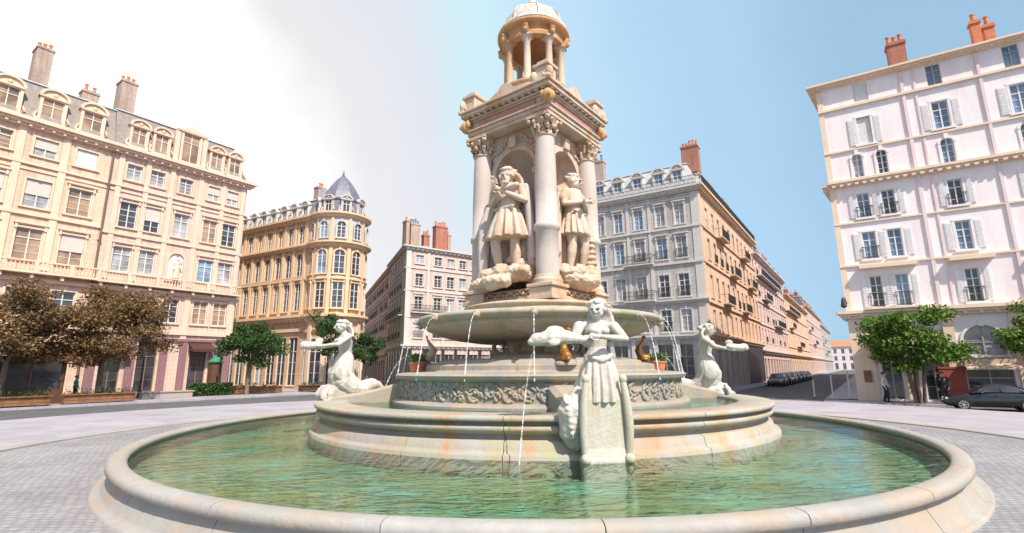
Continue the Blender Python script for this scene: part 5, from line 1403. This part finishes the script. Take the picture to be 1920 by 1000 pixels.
# ------------------------------------------------------------------ white building on the right
LF = 18.0; f1 = FF + U2d * LF; fS = FF + Vector((.655, .756)) * 30
Fb = block('apartment_building', 'tall white washed apartment building with cream mouldings at the right edge', 'building', FF)
two = [1.77, 3.08]; rest = [6.35, 9.95, 13.6, 16.2]
BL = ('glass_blue', 'glass_dark')
facade(Fb, FF, f1, -.1, 21.3, M['w_F'], M['t_F'], [
    dict(z=(19.55, 20.85), s=[2.5], w=.8, style='plain closed'), dict(z=(19.45, 20.9), s=rest, w=.72, style='plain', glass=('glass_blue',), frame='frame_grey'),
    dict(z=(16.5, 18.4), s=[2.42], w=.74, style='closed shut'), dict(z=(16.55, 18.35), s=rest, w=.78, style='shut', glass=('glass_blue',)),
    dict(z=(14.3, 15.9), s=two, w=.56, style='arch', glass=('glass_pale', 'glass_dark')), dict(z=(14.25, 15.85), s=rest, w=.62, style='arch', glass=('glass_blue', 'glass_dark')),
    dict(z=(11.55, 13.15), s=two + rest, w=.66, style='shut rail', glass=BL), dict(z=(8.8, 10.55), s=two + rest, w=.70, style=('shut rail', 'shut'), glass=('glass_blue',)),
    dict(z=(5.7, 7.65), s=two + rest, w=.62, style='shut rail', glass=BL),
    dict(z=(.1, 3.3), s=[1.9, 3.9], w=.95, style='plain', frame='frame_grey'), dict(z=(2.65, 4.35), s=[6.3, 10.2, 13.9], w=1.75, style='arch', glass=('glass_pale',), frame='frame_grey'),
    dict(z=(.05, 1.95), s=[6.3, 10.2, 13.9], w=2.0, style='plain', glass=('glass_pale', 'glass_dark'), frame='frame_grey')],
    courses=[('cornice', 20.98, .32, .5), ('band', 19.28, .16, .14), ('band', 16.2, .12, .10), ('dentil', 13.72, .42, .42), ('band', 11.18, .10, .08), ('band', 8.35, .12, .10), ('cornice', 5.0, .5, .5),
             ('band', 8.12, .22, .5, 1.0, 3.9), ('band', 8.12, .22, .5, 5.4, 7.4), ('band', 8.12, .22, .5, 9.0, 11.0), ('band', 5.5, .1, .62, 1.0, 3.9), ('iron_balcony', 5.62, .8, .8, 8.6, 12.0)],
    pil=[(4.62, 4.8, 5.5, 20.9, .10, 'f_pink'), (5.28, 5.40, 5.5, 20.9, .06, 'f_pink'), (8.35, 8.5, 5.5, 20.9, .10, 'f_pink'), (0, .32, 5.5, 20.9, .06, 't_F'), (0, 1.15, 0, 5.0, .10, 't_F'), (2.55, 3.2, 0, 5.0, .10, 't_F'), (4.6, 5.1, 0, 5.0, .12, 't_F'), (7.5, 8.9, 0, 5.0, .12, 't_F')],
    glass=('glass_dark',), wtrim=M['white_trim'])
wS = frange(2, 29, 3.0)
facade(Fb, fS, FF, -.1, 21.3, M['w_F'], M['t_F'], [dict(z=z, s=wS, w=.8, style='plain') for z in ((16.5, 18.4), (14.25, 15.85), (11.55, 13.15), (8.8, 10.55), (5.7, 7.65), (.1, 3.3))],
    courses=[('cornice', 20.98, .32, .5), ('dentil', 13.72, .42, .42), ('cornice', 5.0, .5, .5)])
poly = [fS, FF, f1, f1 + U1 * 30]
closed_back(Fb, poly, -.1, 21.3, M['w_F'], 2)
mansard(Fb, poly, 21.32, .9, [4, 4, 4, 4], M['tile_red'], over=.3, h2=.5, ds2=3)
MF, _ = fmat(Fb, FF, f1)
chimney(Fb, MF, 5.1, 2.6, 21.6, 24.4, 1.0, .8, M['chimney_red'], 3); chimney(Fb, MF, 9.2, 2.2, 21.6, 24.2, .45, .5, M['pot'], 1); chimney(Fb, MF, 9.9, 2.6, 21.6, 23.9, .5, .5, M['pot'], 1)
m = MB(); m.box(5.2, 7.4, -.75, -.12, 2.05, 2.42); m.loft([[(x, -.75, 2.05), (x, -.12, 2.42), (x, -1.25, 1.95), (x, -1.25, 1.85)] for x in (5.15, 7.45)], True, False); m.build('awning', M['awning'], Fb, MF)
m = MB(); m.box(4.05, 5.25, -.2, -.125, .35, 1.9); m.box(4.0, 5.3, -.24, -.121, 1.9, 2.0); m.build('red_panel', M['red_board'], Fb, MF)
m = MB(); m.box(.45, .85, -.16, -.103, 1.1, 1.8); m.build('notice_frame', M['wood_brown'], Fb, MF)
m = MB(); m.tube([(.1, -.1, 6.0), (.0, -.7, 6.35), (-.1, -1.1, 6.3)], .03, 6); m.lathe([(.05, 6.3), (.12, 6.2), (.2, 5.75), (.05, 5.65)], 6, (-.1, -1.1)); wl_ = m.build('wall_lantern', M['iron'], Fb, MF)
# buildings across the street behind the white block's side
a = fS + U1 * 90; b = fS + U1 * .03
G_ = block('apartment_building', 'row of plain houses on the right side of the long street', 'building', a)
facade(G_, a, b, -.1, 17.5, M['w_D'], M['t_D'], [dict(z=z, s=frange(2, 88, 3.2), w=1.1, style='plain') for z in ((14.2, 16.2), (10.8, 12.9), (7.4, 9.5), (4.2, 6.2))][:3], courses=[('cornice', 17, .5, .5), ('band', 10.2, .2, .1)])
closed_back(G_, [a, b, b + U2d * 12, a + U2d * 12], -.1, 17.5, M['w_D'], 1)
mansard(G_, [a, b, b + U2d * 12, a + U2d * 12], 17.5, 1.4, [2] * 4, M['tile_red'], over=.4)
# ------------------------------------------------------------------ trees
def crown(name, mat, parent, c, R, n, seed, leaf=.19, clumps=26, flat=.8):
    rnd = random.Random(seed); m = MB()
    cl = []
    for i in range(clumps):
        while True:
            p = Vector((rnd.uniform(-1, 1), rnd.uniform(-1, 1), rnd.uniform(-1, 1)))
            if .25 < p.length < 1: break
        p = p.normalized() * (.40 + .56 * rnd.random()) 
        cl.append((Vector((p.x * R[0], p.y * R[1], p.z * R[2])), rnd.uniform(.20, .40)))
    vs = []; fs = []
    per = n // clumps
    for q, cr in cl:
        for i in range(per):
            d = Vector((rnd.gauss(0, 1), rnd.gauss(0, 1), rnd.gauss(0, 1))).normalized() * (rnd.random() ** .45) * cr
            p = Vector(c) + q + Vector((d.x * R[0], d.y * R[1], d.z * R[2] * flat))
            nn = (Vector((rnd.gauss(0, .7), rnd.gauss(0, .7), rnd.gauss(.55, .6))) + d.normalized() * .5).normalized()
            u = nn.cross(Vector((rnd.uniform(-1, 1), rnd.uniform(-1, 1), rnd.uniform(-1, 1)))).normalized(); v = nn.cross(u)
            s_ = leaf * rnd.uniform(.6, 1.3); o = len(vs)
            vs += [p - u * s_ * .5, p + v * s_ * .26 + nn * s_ * .05, p + u * s_ * .6, p - v * s_ * .26 + nn * s_ * .05]
            fs.append((o, o + 1, o + 2, o + 3))
    m.add(vs, fs)
    return m.build(name, mat, parent), [x[0] for x in cl]

def tree(label, x, y, z0, top, bot, rx, mat, n, seed, group, leaf=.2, stems=1, lean=0):
    t = thing('tree', label, 'tree', (x, y, z0), 0, group)
    h = top - z0; cz = (top + bot) / 2 - z0; rz = (top - bot) / 2
    cr, cl = crown('crown', mat, t, (lean, 0, cz), (rx, rx * .95, rz), n, seed, leaf, clumps=30 if n < 8000 else 44)
    rnd = random.Random(seed + 1); m = MB()
    for k in range(stems):
        a = TAU * k / stems; sp = .0 if stems == 1 else .22
        b0 = Vector((sp * cos(a), sp * sin(a), 0)); fk = Vector((lean * .4 + sp * 2 * cos(a), sp * 2 * sin(a), bot - z0 + .1 * rz))
        r0 = .17 if stems == 1 else .075
        m.tube([b0 - Vector((0, 0, .1)), b0 + Vector((0, 0, .1)), b0.lerp(fk, .5) + Vector((rnd.uniform(-.06, .06), rnd.uniform(-.06, .06), 0)), fk], [r0 * 1.5, r0 * 1.1, r0, r0 * .8], 10)
        for q in rnd.sample(cl, 7 if stems == 1 else 3):
            e = Vector((lean, 0, cz)) + q * .85; md = fk.lerp(e, .5) + Vector((0, 0, .12 * rz))
            m.tube([fk - Vector((0, 0, .05)), md, e], [r0 * .6, r0 * .35, r0 * .1], 6)
    m.build('trunk', M['bark'], t)
    return t
GL = 'trees in front of the left buildings'
tree('large reddish brown tree cut off by the left edge, beside the dark kiosk', -30.6, 30.6, 0, 7.7, 2.3, 3.4, M['leaf_brown'], 19000, 3, GL, .20)
tree('large reddish brown tree standing behind the long timber planter, second from the left edge', -28.9, 35.6, 0, 8.2, 2.5, 4.3, M['leaf_brown'], 26000, 5, GL, .21)
tree('medium green tree in front of the gap between the rosy and honey coloured buildings', -22.6, 43.5, 0, 6.3, 2.4, 3.0, M['leaf_dark'], 9000, 7, GL, .22)
tree('green tree before the round tower, partly hidden by the left siren', -18.0, 50, 0, 8.0, 3.3, 2.6, M['leaf_dark'], 5200, 9, GL, .24)
tree('small green tree right of the left siren at the mouth of the narrow street', -15.2, 53, 0, 6.2, 2.2, 1.9, M['leaf_dark'], 4200, 12, GL, .24)
GR = 'trees in front of the white building'
tree('bright green tree with several thin stems on the pavement before the white building', 22.9, 28.9, 0, 5.5, 1.75, 2.5, M['leaf_green'], 12000, 15, GR, .2, 6)
tree('bright green tree cut off by the right edge of the picture, behind the black car', 27.6, 25.8, 0, 5.4, 2.0, 2.2, M['leaf_green'], 6500, 19, GR, .18, 4)

# ------------------------------------------------------------------ left side: kiosk, planters, advertising column, poles
ra_ = atan2(U1.y, U1.x); n1 = Vector((U1.y, -U1.x))
def AB(s_, d, z=0): q = FA + U1 * s_ + n1 * d; return (q.x, q.y, z)
k = thing('cafe_kiosk', 'dark brown timber kiosk with glazed front at the left edge under the brown trees', 'kiosk', AB(1.1, 8.6), ra_)
m = MB(); m.box(-3.2, 3.2, -.9, 1.4, .0, .25); m.box(-3.2, -3.0, -.9, 1.4, .25, 2.7); m.box(3.0, 3.2, -.9, 1.4, .25, 2.7); m.box(-3.0, 3.0, 1.25, 1.4, .25, 2.7); m.box(-3.0, 3.0, -.9, -.78, .25, .9)
for x in (-1.5, 0, 1.5): m.box(x - .06, x + .06, -.88, -.78, .9, 2.7)
m.build('body', M['wood_dark'], k)
m = MB(); m.box(-3.5, 3.5, -1.5, 1.6, 2.7, 2.82); m.box(-3.4, 3.4, -1.4, 1.5, 2.82, 3.0); m.build('roof', M['wood_dark'], k)
m = MB(); m.quad((-3, -.8, .9), (3, -.8, .9), (3, -.8, 2.7), (-3, -.8, 2.7)); m.build('pane', M['glass_dark'], k)
m = MB(); m.box(-2.6, -.4, .2, .7, .25, 1.2); m.build('counter', M['wood_brown'], k)
def planter(label, s_, d, ln, mat):
    t = thing('timber_planter', label, 'planter', AB(s_, d), ra_, 'long timber planters on the left pavement')
    m = MB()
    for i in range(3):
        m.box(-ln / 2, ln / 2, -.4, -.36, .08 + i * .16, .22 + i * .16); m.box(-ln / 2, ln / 2, .36, .4, .08 + i * .16, .22 + i * .16)
    for q in (-1, 1): m.box(q * (ln / 2 - .02) - .03, q * (ln / 2 - .02) + .03, -.36, .36, .05, .54)
    m.box(-ln / 2 + .05, ln / 2 - .05, -.34, .34, .1, .46)
    m.build('box', mat, t)
    m = MB(); m.box(-ln / 2 - .06, ln / 2 + .06, -.5, -.32, .55, .61); m.box(-ln / 2 - .06, ln / 2 + .06, .32, .5, .55, .61); m.build('seat_edge', M['wood_brown'], t)
    rnd = random.Random(int(s_ * 10)); m = MB()
    for q in range(int(260 * ln / 3)):
        c = Vector((rnd.uniform(-ln / 2 + .1, ln / 2 - .1), rnd.uniform(-.3, .3), .5 + .38 * rnd.random() ** 1.5)); u = Vector((rnd.gauss(0, .6), rnd.gauss(0, .6), rnd.uniform(.1, 1))).normalized() * rnd.uniform(.1, .2); v = u.cross(Vector((rnd.gauss(0, 1), rnd.gauss(0, 1), .2))).normalized() * .035
        m.quad(c, c + u * .5 + v, c + u, c + u * .5 - v)
    m.build('foliage', M['leaf_dark'], t)
planter('long brown timber planter in front of the dark kiosk at the left edge', 1.2, 11.4, 4.0, M['wood_brown'])
planter('long brown timber planter under the second brown tree', 5.9, 10.8, 3.8, M['wood_brown'])
planter('short brown timber planter to the right of the advertising column', 18.0, 8.2, 4.2, M['wood_brown'])
planter('short dark timber planter in front of the round tower', 23.6, 9.0, 3.8, M['wood_dark'])
# clipped hedge box
t = thing('hedge', 'low dark green clipped hedge on the left pavement beside the advertising column', 'hedge', AB(14.0, 8.4), ra_)
rnd = random.Random(4); m = MB()
for q in range(2600):
    c = Vector((rnd.uniform(-1.6, 1.6), rnd.uniform(-.35, .35), rnd.uniform(.05, 1.0))); nn = Vector((rnd.gauss(0, 1), rnd.gauss(-.6, 1), rnd.gauss(.4, 1))).normalized(); u = nn.cross(Vector((rnd.gauss(0, 1), rnd.gauss(0, 1), 1))).normalized() * .12; v = nn.cross(u) * .5
    m.quad(c - u, c + v, c + u, c - v)
m.build('foliage', M['leaf_dark'], t)
t = thing('advertising_column', 'brown advertising column with a green domed cap on the left pavement', 'kiosk', AB(15.6, 5.2))
m = MB(); m.lathe([(.62, 0), (.62, .3), (.52, .36)], 24); m.build('base', M['pole_green'], t)
m = MB(); m.lathe([(.52, .34), (.52, 2.7)], 24, smooth=True); m.build('drum', M['wood_dark'], t)
m = MB(); m.lathe([(.52, 2.65), (.66, 2.72), (.66, 2.82), (.5, 2.9), (.36, 3.08), (.15, 3.2), (.05, 3.26), (.05, 3.4), (0, 3.45)], 24, smooth=False); m.build('cap', M['pole_green'], t)
def lamp(label, p, h):
    t = thing('street_lamp', label, 'street lamp', p, ra_, 'street lamps on the square')
    m = MB(); m.lathe([(.16, 0), (.16, .5), (.09, .6), (.07, 1.2), (.055, h - .3), (.08, h - .28), (.04, h - .2)], 12, smooth=True); m.build('post', M['iron'], t)
    m = MB(); m.lathe([(.08, h - .2), (.2, h + .3), (.24, h + .32), (.06, h + .5), (0, h + .65)], 8); m.build('lantern', M['frame_grey'], t)
lamp('dark street lamp post between the two brown trees and the hedge', AB(9.6, 6.6), 3.4)
lamp('dark street lamp post right of the hedge before the rosy building', AB(14.9, 7.6), 3.4)

t = thing('stone_bench', 'low grey stone bench wall on the left pavement between the planter and the hedge', 'bench', AB(10.6, 8.9), ra_)
m = MB(); m.box(-1.7, 1.7, -.3, .3, 0, .42); m.build('base', M['rim'], t, None, .02)
m = MB(); m.box(-1.8, 1.8, -.38, .38, .424, .52); m.build('seat', M['basin'], t, None, .02)
# ------------------------------------------------------------------ people
def person(label, p, rz, h, top, legs, hairm, walk=.06, seed=1):
    t = thing('person', label, 'person', p, rz)
    SCM = Matrix.Scale(h, 4)
    j = J_(kneeL=(-.055, -walk, .29), ankL=(-.055, -walk * .9, .05), toeL=(-.06, -walk - .09, .018), kneeR=(.055, walk * .4, .285), ankR=(.055, walk * 1.5, .06), toeR=(.06, walk * 1.2 - .07, .02), elL=(-.15, .03, .64), wrL=(-.14, -.03, .50), elR=(.15, -.02, .64), wrR=(.14, -.09, .51))
    s = Sculpt(); add_body(s, j); R_ = add_head(s, j['head']); s.fuse('body', M['skin'], t, .013, 1, SCM)
    s = Sculpt(); add_hair(s, j['head'], R_, seed=seed); s.fuse('hair', hairm, t, .016, 1, SCM)
    s = Sculpt(); g = lambda n: V3(j[n])
    s.ell(g('chest'), (.106, .076, .115)); s.ell((0, .008, .795), (.112, .058, .052)); s.cap(g('chest'), g('waist'), .088, .08); s.cap(g('waist'), (0, 0, .50), .08, .092)
    for q in 'LR': s.chain([(g('sh' + q), .046), (g('el' + q), .035), (g('el' + q).lerp(g('wr' + q), .8), .028)])
    s.fuse('jacket', top, t, .014, 1, SCM)
    s = Sculpt(); s.ell(g('pelvis'), (.098, .078, .075))
    for q in 'LR': s.chain([(g('hip' + q), .074), (g('knee' + q), .05), (g('ank' + q) + V3((0, 0, .0)), .038)])
    s.fuse('trousers', legs, t, .014, 1, SCM)
    s = Sculpt()
    for q in 'LR': s.chain([(g('ank' + q) + V3((0, .015, -.025)), .03), (g('toe' + q), .022)])
    s.fuse('shoes', M['cloth_dark'], t, .012, 1, SCM)
person('person in a teal jacket and dark trousers walking behind the second timber planter', AB(6.2, 4.6), 2.2, 1.72, M['cloth_teal'], M['cloth_dark'], M['hair'], seed=2)
person('person in a red top standing to the left of the person in teal', AB(5.2, 4.2), .6, 1.66, M['cloth_red'], M['cloth_dark'], M['hair'], .02, seed=3)
person('person in dark clothes on the pavement right of the bright green tree', (23.9, 28.4, 0), -.9, 1.72, M['cloth_dark'], M['cloth_dark'], M['hair'], seed=4)
person('person in a white shirt in front of the left doorway of the white building', (21.9, 30.1, 0), .7, 1.70, M['cloth_white'], M['cloth_dark'], M['hair'], seed=5)

# ------------------------------------------------------------------ cars
def make_car(name, label, paint, loc_, rz, group=None):
    """saloon about 4.4 m long, nose towards -X"""
    t = thing(name, label, 'car', loc_, rz, group)
    st = [  # x, half width, sill z, belt z (top of body at that station)
        (-2.20, .55, .34, .56), (-2.14, .70, .27, .66), (-1.95, .80, .22, .74), (-1.5, .86, .20, .84), (-.95, .875, .20, .93), (-.4, .88, .20, .97), (.4, .88, .20, .985), (1.2, .875, .20, .985), (1.7, .85, .22, 1.0), (2.05, .80, .28, .98), (2.17, .72, .34, .88), (2.20, .62, .38, .74)]
    rings = []
    for x, w, a, b in st:
        pr = []
        for y, z in ((-.80, a), (-.97, a + .10), (-1.0, a + (b - a) * .45), (-.97, a + (b - a) * .78), (-.88, b - .025), (-.55, b), (0, b + .012), (.55, b), (.88, b - .025), (.97, a + (b - a) * .78), (1.0, a + (b - a) * .45), (.97, a + .10), (.80, a)):
            pr.append((x, y * w, z))
        rings.append(pr)
    m = MB(); m.loft(rings, True, True)
    body = m.build('body', paint, t)
    gh = [(-1.02, .76, .93, .935), (-.62, .74, .95, 1.18), (-.28, .70, .97, 1.36), (.15, .66, .97, 1.435), (.62, .66, .97, 1.43), (1.0, .67, .97, 1.37), (1.35, .70, .97, 1.22), (1.72, .72, .98, 1.0)]
    m = MB(); m.loft([[(x, -w - .09, a), (x, -w * .99, a + (b - a) * .6), (x, -w * .9, b - .03 * min(1, (b - a) * 3)), (x, -w * .6, b), (x, 0, b + .012), (x, w * .6, b), (x, w * .9, b - .03 * min(1, (b - a) * 3)), (x, w * .99, a + (b - a) * .6), (x, w + .09, a)] for x, w, a, b in gh], True, True)
    m.build('roof', paint, t)
    def gz(x):
        for (x0, w0, a0, b0), (x1, w1, a1, b1) in zip(gh, gh[1:]):
            if x0 <= x <= x1:
                k_ = (x - x0) / (x1 - x0); return w0 + (w1 - w0) * k_, a0 + (a1 - a0) * k_, b0 + (b1 - b0) * k_
    for sd_ in (-1, 1):
        for xs_ in (((-.60, 0), (-.30, 0), (.02, 0), (.30, 0)), ((.36, 0), (.7, 0), (1.0, 0), (1.14, 0))):
            lo, hi = [], []
            for x, _ in xs_:
                w_, a, b = gz(x); z0 = a + .045; z1 = max(z0 + .02, a + (b - a) * .84)
                def yy(z):
                    f_ = (z - a) / (b - a)
                    return (w_ + .09 + (w_ * .99 - w_ - .09) * f_ / .6) if f_ < .6 else (w_ * .99 + (w_ * .9 - w_ * .99) * (f_ - .6) / .34)
                lo.append((x, sd_ * (yy(z0) + .006), z0)); hi.append((x, sd_ * (yy(z1) + .006), z1))
                mid = a + (b - a) * .6
            m = MB()
            for i in range(len(lo) - 1): m.quad(lo[i], lo[i + 1], hi[i + 1], hi[i])
            m.build('side_window', M['glass_dark'], t)
    for nm, xa, xb in (('windscreen', -.95, -.32), ('rear_window', 1.05, 1.62)):
        m = MB(); wa, aa, ba = gz(xa); wb, ab, bb = gz(xb)
        sgn = -1 if xa < 0 else 1
        m.quad((xa + sgn * .012, -wa * .84, ba + .014), (xa + sgn * .012, wa * .84, ba + .014), (xb + sgn * .012, wb * .84, bb + .014), (xb + sgn * .012, -wb * .84, bb + .014)); m.build(nm, M['glass_dark'], t)
    for x in (-1.38, 1.34):
        for sd_ in (-1, 1):
            m = MB(); m.M = Matrix.Translation((x, sd_ * .79, .315)) @ Matrix.Rotation(pi / 2, 4, 'X')
            m.lathe([(.20, -.10), (.29, -.105), (.315, -.07), (.315, .07), (.29, .105), (.20, .10)], 28, smooth=False)
            wl = m.build('wheel', M['rubber'], t)
            m = MB(); m.M = Matrix.Translation((x, sd_ * .79, .315)) @ Matrix.Rotation(pi / 2, 4, 'X')
            zf = -.108 if sd_ > 0 else .108
            m.lathe([(.21, zf * .6), (.215, zf), (.185, zf)], 28); m.lathe([(0, zf * .9), (.06, zf * 1.02), (.06, zf * .5)], 12)
            for q in range(7):
                a = TAU * q / 7; c_ = [(.05, -.022), (.19, -.018), (.19, .018), (.05, .022)]
                m.add([(r * cos(a) - o_ * sin(a), r * sin(a) + o_ * cos(a), zf * .95) for r, o_ in c_], [(0, 1, 2, 3)])
            m.build('rim', M['alloy'], wl)
            m = MB(); rr = [(x + r * cos(a), sd_ * .885, .315 + r * sin(a)) for a in [pi * q / 12 for q in range(13)] for r in (.335, .385)]
            m.add(rr, [(2 * i, 2 * i + 1, 2 * i + 3, 2 * i + 2) for i in range(12)]); m.build('wheel_arch', M['rubber'], t)
    for sd_ in (-1, 1):
        m = MB(); m.ell((-2.06, sd_ * .55, .62), (.11, .17, .075), 10, 6); m.build('headlight', M['lamp_clear'], t)
        m = MB(); m.ell((2.10, sd_ * .62, .82), (.10, .15, .10), 10, 6); m.build('tail_light', M['tail_red'], t)
        m = MB(); m.ell((-.52, sd_ * .97, .99), (.07, .09, .06), 8, 6); m.box(-.55, -.49, min(sd_ * .84, sd_ * .92), max(sd_ * .84, sd_ * .92), .94, .98); m.build('door_mirror', paint, t)
        m = MB()
        for x in (-.02, .92): m.box(x, x + .18, sd_ * .878 - .012, sd_ * .878 + .012, .80, .83)
        m.build('door_handle', paint, t)
    m = MB(); m.box(-2.215, -2.17, -.42, .42, .36, .50); m.build('grille', M['rubber'], t)
    m = MB(); m.box(2.19, 2.215, -.26, .26, .58, .69); m.build('number_plate', M['pole_white'], t)
    return t
rf = atan2(U2d.y, U2d.x)
cp = FF + U2d * 5.45 + Vector((U2d.y, -U2d.x)) * 3.7
make_car('parked_car', 'black saloon car parked at the kerb in front of the white building', M['car_paint'], (cp.x, cp.y, -.14), rf).scale = (.86, .86, .9)
ns_ = Vector((U1.y, -U1.x))
lead = None
for i in range(7):
    q = FE + U1 * (15.5 + 5.3 * i) + ns_ * 3.4
    lab = ['dark grey car parked nearest the corner on the left side of the long street', 'second car from the corner along the long street, painted black', 'silver car parked third from the corner along the long street', 'dark blue car parked fourth from the corner along the long street', 'fifth car from the corner along the long street, painted black', 'sixth car from the corner along the long street, painted grey', 'farthest car parked along the long street, painted silver'][i]
    if lead is None:
        lead = make_car('parked_car', lab, M['car_grey'], (q.x, q.y, -.14), ra_ + pi * 0, 'cars parked along the long street')
    else:
        c = copy_tree(lead); c.location = (q.x, q.y, -.14); c['label'] = lab
        for ch in c.children:
            if ch.data.materials[0] == M['car_grey']:
                ch.material_slots[0].link = 'OBJECT'; ch.material_slots[0].material = M[('car_paint', 'car_silver', 'car_blue', 'car_paint', 'car_grey', 'car_silver')[i - 1]]
        if i % 2: c.rotation_euler = (0, 0, ra_ + pi)

# ------------------------------------------------------------------ bollards at the mouth of the street
for i, (sx, lab) in enumerate(((0.5, 'white steel post at the street mouth nearest the white building'), (1.5, 'white steel post in the middle of three at the street mouth'), (2.6, 'white steel post at the street mouth farthest from the white building'))):
    q = FF + U1 * 3.6 - ns_ * -0 + Vector((-U1.y, U1.x)) * (0 + sx) 
    t = thing('street_post', lab, 'post', (q.x, q.y, -.02), 0, 'white posts at the street mouth')
    hh = 1.75 - .3 * i
    m = MB(); m.lathe([(.09, 0), (.09, .06), (.05, .08), (.045, hh - .08), (.06, hh - .06), (.05, hh), (0, hh + .02)], 12); m.build('post', M['pole_white'], t)
